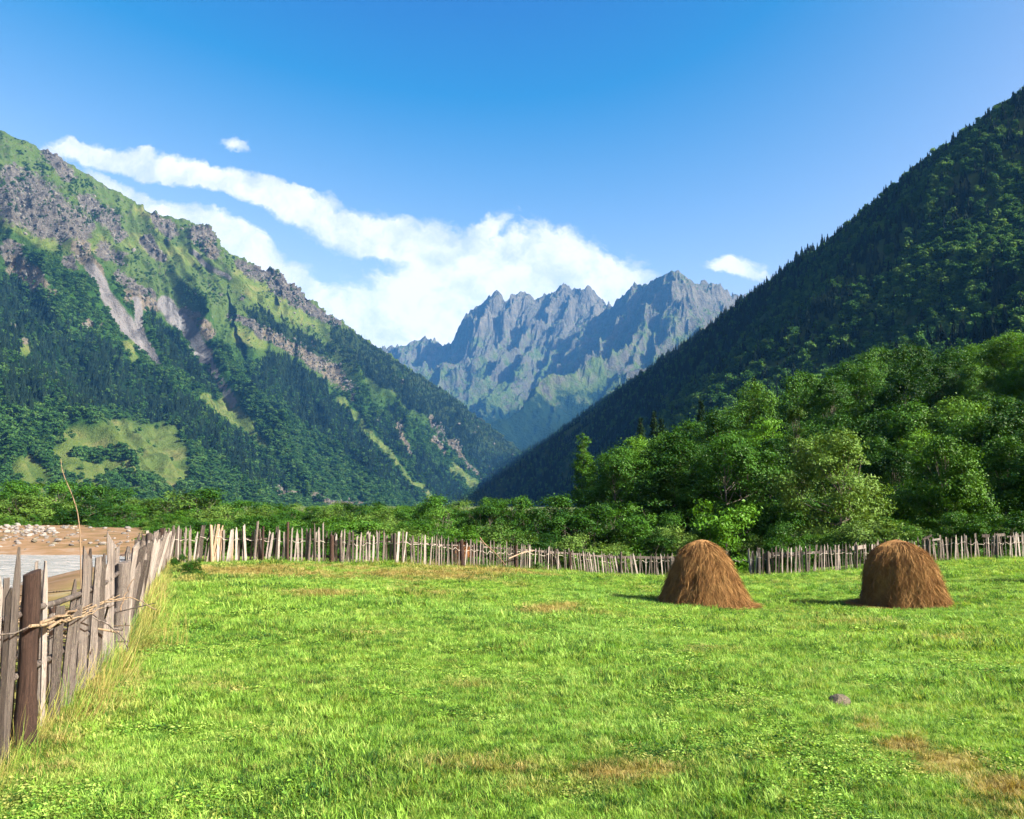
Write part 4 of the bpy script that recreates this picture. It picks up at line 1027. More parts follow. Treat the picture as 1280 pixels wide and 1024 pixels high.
# ------------------------------------------------------------------ fences
def picket_mesh(seed, w=.09, t=.025, top='point', bend=.02, ragged=.3):
    """split board 1 m high: uneven edges, slight bow, weathered top"""
    rng = np.random.default_rng(seed); n = 9
    z = np.concatenate([[-.06], np.linspace(0, .94, n - 2), [1.0]])
    bx = bend * np.sin(z * rng.uniform(1.5, 4) + rng.uniform(0, 6)); by = bend * .6 * np.sin(z * rng.uniform(1, 3) + rng.uniform(0, 6))
    wl = w / 2 * (1 + rng.normal(0, .10, n)) * np.interp(z, [0, 1], [1.05, .88]); wr = w / 2 * (1 + rng.normal(0, .10, n)) * np.interp(z, [0, 1], [1.05, .88])
    zl, zr = z.copy(), z.copy()
    if top == 'point': wl[-1] *= .25; wr[-1] *= .35; zl[-2] -= .05; zr[-2] -= .08
    elif top == 'slant': zl[-1] -= .10 * rng.uniform(.4, 1); wl[-1] *= .9
    elif top == 'split': zl[-1] += .03; zr[-1] -= .07; wr[-1] *= .45
    else: zl[-1] -= .02 * rng.uniform(-1, 1)
    fl = t / 2 * (1 + rng.normal(0, .12, n))
    c = [np.stack([bx - wl, by - fl, zl], -1), np.stack([bx + wr, by - fl, zr], -1), np.stack([bx + wr, by + fl, zr], -1), np.stack([bx - wl, by + fl, zl], -1)]
    V = np.stack(c, 1).reshape(-1, 3)
    mb = MB(); mb.add(V, np.vstack([grid_quads(n, 4, True)[:, ::-1], [[(n - 1) * 4 + k for k in (0, 1, 2, 3)]]]))
    return mb.mesh('picket')

def post_mesh(seed, r=.055, knots=True, flare=.0):
    rng = np.random.default_rng(seed); n, k = 14, 12
    z = np.concatenate([np.linspace(-.1, .985, n - 1), [1.0]]); th = np.linspace(0, 2 * math.pi, k, endpoint=False)
    R = r * (1 + .05 * rng.normal(0, 1, (n, k)) + .10 * np.sin(th * 2 + 1)[None] * .6) * np.interp(z, [-.1, .2, .35, 1], [1.18 + flare, 1.12 + flare, 1.0, .95])[:, None]
    R[-1] *= .9
    bx = .012 * np.sin(z * 3 + seed); by = .01 * np.sin(z * 2.2)
    V = np.stack([bx[:, None] + R * np.cos(th), by[:, None] + R * np.sin(th), z[:, None] + np.where(np.arange(n) == n - 1, 1, 0)[:, None] * .015 * np.cos(th)[None]], -1).reshape(-1, 3)
    mb = MB(); mb.add(V, grid_quads(n, k, True)[:, ::-1])
    mb.add(np.vstack([V[-k:], [[bx[-1], by[-1], 1.004]]]), None, [[i, (i + 1) % k, k] for i in range(k)])
    return mb.mesh('post', True)

TOPS = ['point', 'slant', 'split', 'flat', 'point', 'point', 'slant', 'point']
PICKETS = [picket_mesh(200 + i, 1.0, .32, TOPS[i % 8], .012) for i in range(16)]      # unit width, scaled per piece
POSTS = [post_mesh(300 + i, 1.0) for i in range(4)]
MATS_P = {}
def with_mat(me, m):
    k = (me.name, m.name)
    if k not in MATS_P:
        c = me.copy(); c.materials.clear(); c.materials.append(m); MATS_P[k] = c
    return MATS_P[k]

def piece(parent, name, me, m, x, y, z, h, w, rz, lean_x, lean_y, t=None):
    """one fence piece: foot at x,y,z in the world, height h, width w; lean in radians"""
    o = obj(name, with_mat(me, m), None, parent)
    o.location = (x - parent.location.x, y - parent.location.y, z - parent.location.z)
    o.scale = (w, t or w, h); o.rotation_euler = (lean_y, lean_x, rz)
    return o

def polyline(pts, step):
    pts = np.asarray(pts, float); d = np.concatenate([[0], np.cumsum(np.linalg.norm(np.diff(pts, axis=0), axis=1))])
    s = np.arange(0, d[-1], step)
    return np.stack([np.interp(s, d, pts[:, k]) for k in range(pts.shape[1])], -1), s, d[-1]

def gz(x, y): return float(hz(np.array([x]), np.array([y]))[0])

def left_fence():
    rng = np.random.default_rng(70)
    x0, y0 = LF[2]
    f = bpy.data.objects.new('plank_fence', None); COL.objects.link(f); f.location = (x0, y0, gz(x0, y0))
    tag(f, 'weathered grey split plank fence running along the river bank to the corner', 'fence')
    W_ = M_GREYWOOD
    def near(px, pb, ptop, wpx, kind='picket', m=W_, lean=0.0, off=0.0, mesh=None, toppx=None):
        # depth where the fence line meets this picture column
        ys = np.linspace(2.6, 26, 4000); xs = np.interp(ys, LF[:, 1], LF[:, 0]) - off
        c = 640 + F * xs / (ys * CP + (hz(xs, ys) - EYE) * SP)
        i = int(np.argmin(np.abs(c - px))); x, y = xs[i], ys[i]; z = gz(x, y)
        _, b = ray(px, ptop); h = EYE + b * y - z
        w = wpx * y / F * (.76 if kind == 'picket' else 1.0)
        if toppx is not None:
            a, _ = ray(toppx, ptop); lean = math.atan2(a * y - x, h)
        me = mesh if mesh is not None else PICKETS[int(rng.integers(0, 16))]
        return piece(f, kind, me, m, x, y, z - .04, h, w if kind == 'picket' else w * .5, rng.normal(.85, .12), lean * math.cos(.85), -lean * math.sin(.85) * 0 + rng.normal(0, .03), t=(.05 if kind == 'picket' else w * .5) if kind != 'picket' else max(.05, w * .8))
    near(-14, 990, 712, 9, toppx=0); near(-2, 985, 724, 8, toppx=7)
    near(6, 958, 676, 11, toppx=23, mesh=PICKETS[0])
    p = near(30, 935, 707, 20, 'post', M_BROWNWOOD, mesh=post_mesh(310, 1.0, flare=.12), toppx=37); p['label'] = 'round dark brown post of the plank fence'
    near(46, 925, 706, 13, toppx=46, off=.06, mesh=PICKETS[3]); near(53, 912, 694, 8, toppx=58, mesh=PICKETS[0]); near(66, 905, 750, 15, toppx=73, mesh=PICKETS[3])
    near(82, 892, 748, 19, toppx=95, mesh=PICKETS[1]); near(93, 880, 735, 12, off=.08, mesh=PICKETS[3]); near(100, 868, 682, 14, toppx=108, mesh=PICKETS[2]); near(110, 858, 680, 9, toppx=113, off=.05)
    near(113, 855, 690, 12, toppx=121, mesh=PICKETS[3]); near(122, 845, 687, 9, toppx=129); near(129, 838, 694, 9, toppx=134, off=.04); near(137, 830, 664, 12, toppx=139, mesh=PICKETS[2]); near(143, 826, 676, 8, toppx=144, off=.06)
    p = near(149, 818, 698, 17, 'post', M_GREYWOOD, mesh=post_mesh(312, 1.0), toppx=153); p['label'] = 'pale squared post end of the plank fence'
    for q in range(18):
        px = rng.uniform(-12, 150)
        near(px, 0, rng.uniform(690, 760) - (px < 20) * -10, rng.uniform(5, 9), toppx=px + rng.normal(4, 4), off=rng.uniform(.08, .2), m=M_GREYWOOD if q % 3 else M_DARKWOOD)
    # the run on to the corner: pickets close together, uneven in height and lean
    ln = LF[LF[:, 1] >= 9.15]
    ln = np.vstack([[np.interp(9.6, LF[:, 1], LF[:, 0]), 9.6], ln[1:]])
    pts, s, L = polyline(ln, .118)
    for i, (x, y) in enumerate(pts):
        x += rng.normal(0, .03); y += rng.normal(0, .03)
        h = rng.uniform(1.0, 1.22) + .10 * (rng.uniform() < .15) - .12 * (rng.uniform() < .12)
        if rng.uniform() < .06: continue
        piece(f, 'picket', PICKETS[int(rng.integers(0, 16))], W_, x, y, gz(x, y) - .05, h, rng.uniform(.05, .098), rng.normal(.9, .22), rng.normal(.06, .07), rng.normal(0, .05), t=.07)
    for yy in (12.2, 14.6, 17.3, 20.4, 23.4):
        x = float(np.interp(yy, LF[:, 1], LF[:, 0])) + .07
        piece(f, 'post', POSTS[int(rng.integers(0, 4))], M_DARKWOOD if yy < 18 else M_BROWNWOOD, x, yy, gz(x, yy) - .05, rng.uniform(1.15, 1.3), .06, rng.uniform(0, 6), rng.normal(.04, .05), 0, t=.06)
    # two rails on the river side
    mb = MB()
    for hh in (.45, .85):
        q, _, _ = polyline(LF[1:], .5)
        zz = hz(q[:, 0], q[:, 1]) + hh + .03 * np.sin(np.arange(len(q)) * .7)
        mb.tube(np.stack([q[:, 0] - .05, q[:, 1], zz], -1) , .024, 6)
    o = obj('rail', mb.mesh('rail', True), M_GREYWOOD, f); o.location = -f.location
    return f
left_fence()

BF = np.array([P(*q)[:2] for q in BF_PIX])
def back_fence():
    rng = np.random.default_rng(71)
    f = bpy.data.objects.new('picket_fence', None); COL.objects.link(f); f.location = (BF[0][0], BF[0][1], gz(*BF[0]))
    tag(f, 'long ragged picket fence closing the far side of the hay field', 'fence')
    pts, s, L = polyline(BF, .02)
    pxs, _ = project(np.stack([pts[:, 0], pts[:, 1], hz(pts[:, 0], pts[:, 1])], -1))
    hgt = np.interp(pxs, [200, 300, 420, 520, 600, 700, 850, 950, 1020, 1150, 1280], [1.25, 1.25, 1.18, 1.16, 1.08, 1.08, 1.10, 1.2, 1.2, 1.14, 1.1])
    tang = np.gradient(pts, axis=0); yaw = np.arctan2(tang[:, 1], tang[:, 0])
    x = 0.0; i = 0; nP = 0; lean_run = 0
    rest = MB(); single = [0]
    from mathutils import Matrix, Euler
    def put_picket(px, me, m, x_, y_, z_, h_, w_, rz, lx, ly, t):
        if px < 1290 and single[0] < 300:
            single[0] += 1
            return piece(f, 'picket', me, m, x_, y_, z_, h_, w_, rz, lx, ly, t=t)
        M_ = np.array(Matrix.Translation((x_, y_, z_)) @ Euler((ly, lx, rz)).to_matrix().to_4x4() @ Matrix.Diagonal((w_, t, h_, 1)))
        V = np.array([v.co[:] for v in me.vertices]); Q_ = [list(q.vertices) for q in me.polygons if len(q.vertices) == 4]
        rest.add(V @ M_[:3, :3].T + M_[:3, 3], Q_)
    wire = []
    while x < L - .05:
        k = min(len(pts) - 1, int(x / .02)); px = pxs[k]
        dense = px < 275
        gap = rng.uniform(.075, .11) if dense else (rng.uniform(.092, .14) if px < 470 else rng.uniform(.10, .16))
        a, b = pts[k] + rng.normal(0, .02, 2); zz = gz(a, b)
        h = hgt[k] * rng.uniform(.86, 1.07)
        if 240 < px < 272: lean_run = .14
        elif 690 < px < 800: lean_run = -.20
        elif 800 < px < 850: lean_run = -.06
        else: lean_run = .02
        big = (305 < px < 460) and rng.uniform() < .16
        m = M_GREYWOOD
        if rng.uniform() < (.35 if 320 < px < 420 else .12) or (px > 930 and rng.uniform() < .35): m = M_DARKWOOD
        if 262 < px < 310 and rng.uniform() < .6: m = M_TANWOOD
        if not (905 < px < 935):
            put_picket(px, PICKETS[int(rng.integers(0, 16))], m, a, b, zz - .05, h * (1.16 if big else 1), rng.uniform(.05, .098) * (1.25 if dense else 1), yaw[k] + rng.normal(.38, .3), lean_run + rng.normal(0, .05), rng.normal(0, .04), t=.06)
            nP += 1
        wire.append((a, b, zz + h * .62 + .05 * math.sin(x * .9) + rng.normal(0, .012)))
        x += gap
    if rest.n:
        o = obj('picket_run', rest.mesh('picket_run'), M_GREYWOOD, f, kind='stuff'); o.location = -f.location
    print('single pickets', single[0], 'joined verts', rest.n)
    for px, hh, m, r in ((266, 1.3, M_TANWOOD, .05), (318, 1.42, M_DARKWOOD, .045), (329, 1.25, M_BROWNWOOD, .045), (360, 1.42, M_BROWNWOOD, .05), (386, 1.2, M_DARKWOOD, .05), (415, 1.0, M_BROWNWOOD, .075), (427, .95, M_DARKWOOD, .06), (493, 1.14, M_DARKWOOD, .055), (578, 1.05, M_BROWNWOOD, .085), (645, 1.0, M_BROWNWOOD, .06), (712, .95, M_BROWNWOOD, .07),
                         (776, 1.15, M_DARKWOOD, .055), (850, 1.1, M_GREYWOOD, .05), (960, 1.05, M_DARKWOOD, .06), (1008, 1.1, M_DARKWOOD, .05), (1070, 1.1, M_DARKWOOD, .05), (1162, 1.15, M_DARKWOOD, .055), (1246, 1.1, M_DARKWOOD, .05)):
        k = int(np.argmin(np.abs(pxs - px))); a, b = pts[k] + (0, -.06)
        piece(f, 'post', POSTS[int(rng.integers(0, 4))], m, a, b, gz(a, b) - .05, hh, r, rng.uniform(0, 6), rng.normal(0, .05), rng.normal(0, .03), t=r)
    w = np.array(wire); mb = MB()
    w2 = w.copy(); w2[:, 1] += np.where(np.arange(len(w)) % 2 == 0, .05, -.05)
    mb.tube(w2, .008, 4, False)
    o = obj('wire', mb.mesh('wire', True), M_STRING, f); o.location = -f.location
    def board(px0, px1, up0, up1, hh, off, m):
        k0, k1 = int(np.argmin(np.abs(pxs - px0))), int(np.argmin(np.abs(pxs - px1)))
        a, b = pts[k0], pts[k1]; q = np.linspace(0, 1, 7)[:, None]; ab = a + (b - a) * q
        if px1 - px0 > 60: ab = pts[np.linspace(k0, k1, 7).astype(int)]
        zz = hz(ab[:, 0], ab[:, 1]) + np.linspace(up0, up1, 7)
        V = []
        for (p, z) in zip(ab, zz):
            V += [(p[0], p[1] + off - .012, z - hh / 2), (p[0], p[1] + off + .012, z - hh / 2), (p[0], p[1] + off + .012, z + hh / 2), (p[0], p[1] + off - .012, z + hh / 2)]
        m_ = MB(); m_.add(V, np.vstack([grid_quads(7, 4, True), [[0, 1, 2, 3]], [[24, 27, 26, 25]]]))
        o = obj('board', m_.mesh('board'), m, f); o.location = -f.location
    board(655, 765, .80, .84, .09, .10, M_DARKWOOD); board(750, 862, .84, .88, .12, .12, M_DARKWOOD); board(955, 1005, .82, .80, .22, .10, M_GREYWOOD); board(985, 1060, .84, .86, .10, .08, M_GREYWOOD); board(1066, 1082, .9, .92, .16, -.07, M_GREYWOOD)
    board(1154, 1166, 1.0, 1.16, .10, -.07, M_GREYWOOD); board(1166, 1176, .94, .96, .08, -.07, M_GREYWOOD); board(1228, 1238, 1.02, 1.02, .13, -.07, M_DARKWOOD); board(1246, 1257, 1.03, 1.03, .12, -.07, M_GREYWOOD); board(1262, 1380, .92, .95, .07, .08, M_GREYWOOD)
    board(470, 660, .78, .80, .05, .08, M_DARKWOOD); board(260, 480, .78, .78, .05, .08, M_DARKWOOD); board(300, 430, .22, .2, .07, .09, M_GREYWOOD)
    # forked branch propped against the pickets, and a pale crosspiece
    for nm, q, r in (('branch', [(600, 672, 32.2), (606, 680, 32.2), (618, 690, 32.4), (632, 706, 32.6)], .03), ('branch', [(606, 680, 32.2), (598, 676, 32.2)], .02), ('branch', [(636, 698, 33), (655, 690, 33.4), (668, 688, 33.8)], .03)):
        m_ = MB(); m_.tube([P(*c) - (0, .12, 0) for c in q], np.linspace(r, r * .5, len(q)), 6)
        o = obj(nm, m_.mesh(nm, True), M_TANWOOD, f); o.location = -f.location
    return nP
print('back pickets', back_fence())

# ------------------------------------------------------------------ sticks on the near fence
def twigs():
    rng = np.random.default_rng(75)
    base = P(60, 765, 6.1)
    e = bpy.data.objects.new('stick_bundle', None); COL.objects.link(e); e.location = base
    tag(e, 'bundle of dry sticks and twigs laid across the planks beside the brown post', 'sticks')
    runs = [[(26, 782, 5.35), (60, 778, 6.1), (100, 762, 7.2), (118, 752, 7.9), (150, 748, 8.9)], [(40, 776, 5.6), (75, 766, 6.5), (112, 756, 7.6), (140, 744, 8.7)], [(50, 782, 5.8), (85, 770, 6.7), (110, 762, 7.3)], [(48, 772, 5.8), (84, 762, 6.6), (104, 755, 7.2)],
            [(100, 764, 7.0), (125, 780, 7.2), (146, 800, 7.3), (150, 812, 7.3)], [(118, 752, 7.9), (150, 745, 8.0), (170, 752, 8.0), (187, 762, 8.0)], [(60, 770, 6.0), (95, 772, 6.6), (115, 758, 7.4)], [(140, 762, 8.2), (150, 740, 8.4), (158, 722, 8.5)], [(104, 770, 7.0), (140, 788, 7.4), (148, 776, 7.4)]]
    for i, r in enumerate(runs):
        pts = np.array([P(*c) for c in r]) + np.array((.10, -.05, 0)); t = np.linspace(0, 1, 12); u = np.linspace(0, 1, len(pts))
        c = np.stack([np.interp(t, u, pts[:, k]) for k in range(3)], -1) + rng.normal(0, .008, (12, 3))
        mb = MB(); mb.tube(c - base, np.linspace(.012 if i < 4 else .006, .004, 12), 6)
        obj('stick', mb.mesh('stick', True), M_TWIG if i not in (4, 8) else M_GREYWOOD, e)
    mb = MB()
    c = np.array([P(-20, 792, 4.9), P(5, 790, 5.15), P(26, 781, 5.4)]) + np.array((.1, -.06, 0))
    mb.tube(c - base, .006, 5); obj('wire_tie', mb.mesh('wire_tie', True), M_DARKWOOD, e)
    # brushwood heap behind the planks
    x, y = P(82, 760, 8.2)[:2]; x -= .55
    b = bpy.data.objects.new('brushwood_heap', None); COL.objects.link(b); b.location = (x, y, gz(x, y)); tag(b, 'heap of dark brushwood piled behind the fence planks', 'brushwood')
    for i in range(46):
        mb = MB(); p0 = rng.normal(0, (.35, .4, .01)) + np.array((0, 0, abs(rng.normal(.35, .2)))); d = unit(rng.normal(0, (1, 1, .35))) * rng.uniform(.3, .8)
        mb.tube([p0 - d, p0 + rng.normal(0, .05, 3), p0 + d], [.012, .010, .004], 5); o = obj('twig', mb.mesh('twig', True), M_TWIG if i % 3 == 0 else M_DARKWOOD, b)
    # tall bare sapling stem beyond the fence
    pts = np.array([P(c[0], c[1], 10.5) for c in ((104, 760), (101, 690), (100, 665), (97, 640), (90, 618), (81, 598), (77, 585), (76, 573))])
    pts[0][2] = gz(pts[0][0], pts[0][1]) - .1
    t = np.linspace(0, 1, 30); u = np.linspace(0, 1, len(pts)); c = np.stack([np.interp(t, u, pts[:, k]) for k in range(3)], -1); c[1:-1] = (c[:-2] + c[1:-1] * 2 + c[2:]) / 4
    mb = MB(); mb.tube(c - c[0], np.linspace(.009, .003, 30), 6)
    obj('bare_stem', mb.mesh('bare_stem', True), M_TWIG, None, c[0], 'tall thin bare curved stem standing up behind the fence', 'stick')
twigs()

# ------------------------------------------------------------------ haystacks
def hay_material():
    m, nt, b = material('dry_hay', .9, .15)
    p = geo_pos(nt)
    f = mth(nt, 'ADD', mth(nt, 'MULTIPLY', noise(nt, p, 3, 4, .65), .5), mth(nt, 'MULTIPLY', noise(nt, p, 45, 3, .7), .5))
    put(nt, b.inputs['Base Color'], ramp(nt, f, [(.30, (0.0691, 0.0354, 0.0133)), (.46, (0.159, 0.088, 0.0323)), (.58, (0.229, 0.139, 0.053)), (.72, (0.311, 0.21, 0.0869))]))
    return m
M_HAY = hay_material()
M_HAYORANGE, _nt, _b = material('orange_hay', .9, .1)
put(_nt, _b.inputs['Base Color'], ramp(_nt, noise(_nt, geo_pos(_nt), 12, 4, .7), [(.3, (0.12, 0.048, 0.0156)), (.7, (0.228, 0.114, 0.045))]))

def hay_meshes(seed, prof, skew=0.0, strands=9000, sw=.016, sl=.34):
    rng = np.random.default_rng(seed)
    pz = np.array([a for a, b in prof]); pr = np.array([b for a, b in prof])
    nz, nt_ = 46, 72
    z = np.interp(np.linspace(0, 1, nz), np.linspace(0, 1, len(pz)), pz); th = np.linspace(0, 2 * math.pi, nt_, endpoint=False)
    def rad(zz, tt):
        r = np.interp(zz, pz, pr)
        l = 1 + .085 * fbm(np.cos(tt) * 1.6 + seed, np.sin(tt) * 1.6 + zz * .5, 3, seed) + .05 * fbm(np.cos(tt) * 5 + 9, np.sin(tt) * 5 + zz * 1.2, 3, seed + 5)
        return r * l * (1 + skew * np.cos(tt) * np.clip(1 - zz / pz[-1], 0, 1))
    Z, T = np.meshgrid(z, th, indexing='ij'); R = rad(Z, T)
    V = np.stack([R * np.cos(T), R * np.sin(T), Z], -1).reshape(-1, 3)
    core = mesh_np('hay_core', V, grid_quads(nz, nt_, True)[:, ::-1], True)
    # hanging wisps in locks
    n = strands
    loc_t = rng.uniform(0, 2 * math.pi, n // 12).repeat(12)[:n]; loc_z = (pz[-1] * rng.uniform(0, 1, n // 12) ** .9).repeat(12)[:n]
    n = len(loc_t)
    lean = rng.normal(0, .45, n // 12 + 1).repeat(12)[:n]
    tt = loc_t + rng.normal(0, .07, n); zz = np.clip(loc_z + rng.normal(0, .08, n), .02, pz[-1] * .995)
    L = sl * rng.uniform(.5, 1.4, n)
    K = 4; pts = np.empty((n, K, 3))
    lift = rng.uniform(.0, .06, n) + .10 * (rng.uniform(0, 1, n) < .10)
    for k in range(K):
        s = k / (K - 1)
        zk = np.clip(zz - L * s * .9, 0.005, None); tk = tt + (lean + rng.normal(0, .12, n)) * s * L / np.maximum(.35, rad(zk, tt))
        rk = rad(zk, tk) + .012 + lift * (s ** 1.5) + rng.normal(0, .004, n)
        pts[:, k] = np.stack([rk * np.cos(tk), rk * np.sin(tk), zk], -1)
    m_ = n // 14                                                  # loose wisps fallen round the foot
    aa = rng.uniform(0, 2 * math.pi, m_); rr0 = pr[0] * (1.0 + np.abs(rng.normal(0, .09, m_))); dd = rng.uniform(0, 6.28, m_)
    for k in range(K):
        s = (k / (K - 1) - .5) * L[:m_] * .7
        pts[:m_, k] = np.stack([rr0 * np.cos(aa) + np.cos(dd) * s, rr0 * np.sin(aa) + np.sin(dd) * s, .07 + rng.uniform(0, .04, m_)], -1)
    tg = unit(np.gradient(pts, axis=1)); side = unit(np.cross(tg, rng.normal(0, 1, (n, 1, 3))))
    w = sw * rng.uniform(.5, 1.3, (n, 1, 1)) * np.array([.7, 1, .8, .2])[None, :, None]
    V = np.stack([pts - side * w / 2, pts + side * w / 2], 2).reshape(-1, 3)
    b = (np.arange(n) * K * 2)[:, None]
    Q = np.concatenate([np.stack([b[:, 0] + 2 * k, b[:, 0] + 2 * k + 1, b[:, 0] + 2 * k + 3, b[:, 0] + 2 * k + 2], -1) for k in range(K - 1)])
    return core, mesh_np('hay_wisps', V, Q, False)

def haystack(px, py, d, prof, seed, skew, label, name='haystack', strands=23000, m=None, sw=.0062, sl=.5):
    y = d + prof[0][1] * .8; x = ray(px, py - 30)[0] * y
    z = gz(x, y) - .06
    e = bpy.data.objects.new(name, None); COL.objects.link(e); e.location = (x, y, z)
    tag(e, label, 'haystack' if name == 'haystack' else 'hay heap')
    if name == 'haystack': prof = [(a, b * .91) for a, b in prof]
    c, w = hay_meshes(seed, prof, skew, strands, sw, sl)
    obj('hay_core', c, m or M_HAY, e); o = obj('hay_wisps', w, m or M_HAY, e); o['kind'] = 'stuff'
    return e
haystack(879, 762, 21, [(0, 1.38), (.2, 1.25), (.5, 1.10), (.9, .91), (1.3, .70), (1.55, .52), (1.69, .36), (1.78, .18), (1.81, 0.0)], 5, .04, 'conical brown haystack in the field before the fence gap and upright sapling')
haystack(1124, 762, 21, [(0, 1.24), (.12, 1.14), (.45, 1.04), (.85, .96), (1.2, .86), (1.45, .71), (1.63, .50), (1.76, .24), (1.81, 0.0)], 8, .15, 'squatter dome shaped brown haystack with steep sides in front of the shady trees')
haystack(704, 709, 39.5, [(0, .75), (.35, .66), (.62, .42), (.76, .2), (.8, 0)], 12, 0, 'low orange hay heap topping the fence beneath the small pale bush', 'hay_heap', 1800, M_HAYORANGE, .02)
haystack(578, 706, 33.5, [(0, .42), (.5, .40), (.85, .33), (1.0, .2), (1.06, 0)], 13, 0, 'small upright orange hay heap behind a thick dark fence post', 'hay_heap', 1200, M_HAYORANGE, .02)

# ------------------------------------------------------------------ stones
M_PALESTONE = stone_material('pale_river_stone', (0.0756, 0.0734, 0.0692), (0.13, 0.125, 0.118), (0.187, 0.183, 0.174))
M_GREYSTONE = stone_material('grey_stone', (0.0462, 0.0423, 0.03), (0.1, 0.0924, 0.0659), (0.161, 0.15, 0.109))
def stones():
    rng = np.random.default_rng(90)
    ST = [stone_mesh(i, rng.uniform(.45, .75), 2) for i in range(8)]
    for s in ST: s.materials.append(M_PALESTONE)
    G = [s.copy() for s in ST[:3]]
    for s in G: s.materials.clear(); s.materials.append(M_GREYSTONE)
    def put_stone(px, py, w, grey, lab, grp):
        # where that picture column and row meet the stony flat
        ys = np.linspace(50, 130, 400); a, b = ray(px, py); zs = EYE + b * ys; i = int(np.argmin(np.abs(zs - hz(a * ys, ys)))); y = ys[i]; x = a * y
        r = w * y / F / 2 * .86
        o = obj('boulder', (G if grey else ST)[int(rng.integers(0, 3 if grey else 8))], None, None, (x, y, gz(x, y) + r * .12), lab, 'boulder', grp)
        o.scale = (r, r, r * rng.uniform(.8, 1.1)); o.rotation_euler = (rng.normal(0, .15), rng.normal(0, .15), rng.uniform(0, 6.28))
    put_stone(73, 677, 13, False, 'largest rounded white boulder lying apart at the river edge', None)
    put_stone(61, 665, 15, False, 'broad white boulder in the thick of the pale river stones', None)
    put_stone(43, 675, 10, True, 'dark grey boulder beside the pale river stones', None)
    put_stone(6, 674, 9, False, 'white boulder with grey stone below it near the river edge', None)
    for i in range(260):
        c = [(30, 664, 24, 6), (62, 662, 40, 6), (35, 654, 40, 3), (110, 664, 50, 8), (20, 668, 30, 6), (90, 680, 50, 5)][int(rng.choice(6, p=[.28, .25, .14, .14, .12, .07]))]
        px = float(np.clip(rng.normal(c[0], c[2]), -30, 160)); py = float(np.clip(rng.normal(c[1], c[3]), 651, 688))
        grey = rng.uniform() < .12; wz = rng.uniform(3, 7) + 6 * rng.uniform() ** 3
        put_stone(px, py, wz, grey, 'grey stone among the pale stones of the river flat' if grey else ('small' if wz < 4.6 else ('middling' if wz < 7 else 'large')) + ' pale stone scattered on the rust coloured river flat', 'stones on the river flat')
    # driftwood
    for (a, b, lab) in (((58, 652), (80, 653), 'short pale driftwood log lying at the edge of the bushes'), ((108, 655), (130, 654), 'long grey driftwood log on the flat before the dark bush')):
        q = []
        for (px, py) in (a, b):
            ys = np.linspace(60, 130, 400); r0, r1 = ray(px, py); i = int(np.argmin(np.abs(EYE + r1 * ys - hz(r0 * ys, ys)))); q.append((r0 * ys[i], ys[i], gz(r0 * ys[i], ys[i]) + .12))
        mb = MB(); mb.tube([(0, 0, 0), (np.array(q[1]) - q[0]) * .5 + (0, 0, .05), np.array(q[1]) - q[0]], [.2, .17, .1], 8)
        obj('driftwood_log', mb.mesh('driftwood_log', True), M_GREYWOOD, None, q[0], lab, 'log')
    # flat stone in the grass
    x, y = P(1049, 884, 7.15)[:2]
    me = stone_mesh(44, .40, 2); me.materials.append(M_GREYSTONE)
    o = obj('field_stone', me, None, None, (x, y, gz(x, y) + .02), 'flat grey stone lying in the green grass of the field', 'stone'); o.scale = (.13, .11, .15); o.rotation_euler = (.1, -.1, .3)
stones()

# ------------------------------------------------------------------ grass
def grass_material():
    m, nt, b = material('grass_blades', .55, .10)
    p = geo_pos(nt); oi = N(nt, 'ShaderNodeObjectInfo'); dr = attr(nt, 'dry', 'INSTANCER').outputs['Fac']
    n1 = noise(nt, p, .45, 5, .65); n2 = noise(nt, p, 5.0, 4, .65); n0 = noise(nt, p, .12, 3, .6)
    f = mth(nt, 'ADD', mth(nt, 'MULTIPLY', n1, .35), mth(nt, 'ADD', mth(nt, 'MULTIPLY', n2, .37), mth(nt, 'MULTIPLY', oi.outputs['Random'], .28)))
    g = ramp(nt, f, [(.36, (0.0167, 0.0578, 0.0126)), (.45, (0.0763, 0.181, 0.0231)), (.54, (0.16, 0.31, 0.0378)), (.64, (0.256, 0.394, 0.0893))])
    g = mix(nt, mapr(nt, n0, .42, .62, 0, .28), g, mix(nt, 1.0, g, (.62, .86, 1.25), 'MULTIPLY'))       # bluer grasses in some parts
    straw = mapr(nt, mth(nt, 'FRACT', mth(nt, 'MULTIPLY', oi.outputs['Random'], 13.7)), .80, .9)
    g = mix(nt, mth(nt, 'MULTIPLY', straw, .38), g, (.30, .27, .08))
    d = ramp(nt, mth(nt, 'ADD', mth(nt, 'MULTIPLY', oi.outputs['Random'], .6), mth(nt, 'MULTIPLY', n2, .4)), [(.25, (0.106, 0.0763, 0.0216)), (.5, (0.212, 0.176, 0.054)), (.75, (0.305, 0.275, 0.108))])
    c = mix(nt, mapr(nt, mth(nt, 'ADD', dr, mth(nt, 'MULTIPLY', mth(nt, 'SUBTRACT', oi.outputs['Random'], .5), .6)), .25, .85), g, d)
    put(nt, b.inputs['Base Color'], c)
    tr = N(nt, 'ShaderNodeBsdfTranslucent'); put(nt, tr.inputs[0], mix(nt, 1.0, c, (1.2, 1.15, .5), 'MULTIPLY'))
    ms = N(nt, 'ShaderNodeMixShader'); ms.inputs[0].default_value = .38
    nt.links.new(b.outputs[0], ms.inputs[1]); nt.links.new(tr.outputs[0], ms.inputs[2]); nt.links.new(ms.outputs[0], nt.nodes['Material Output'].inputs[0])
    return m
M_GRASS = grass_material()

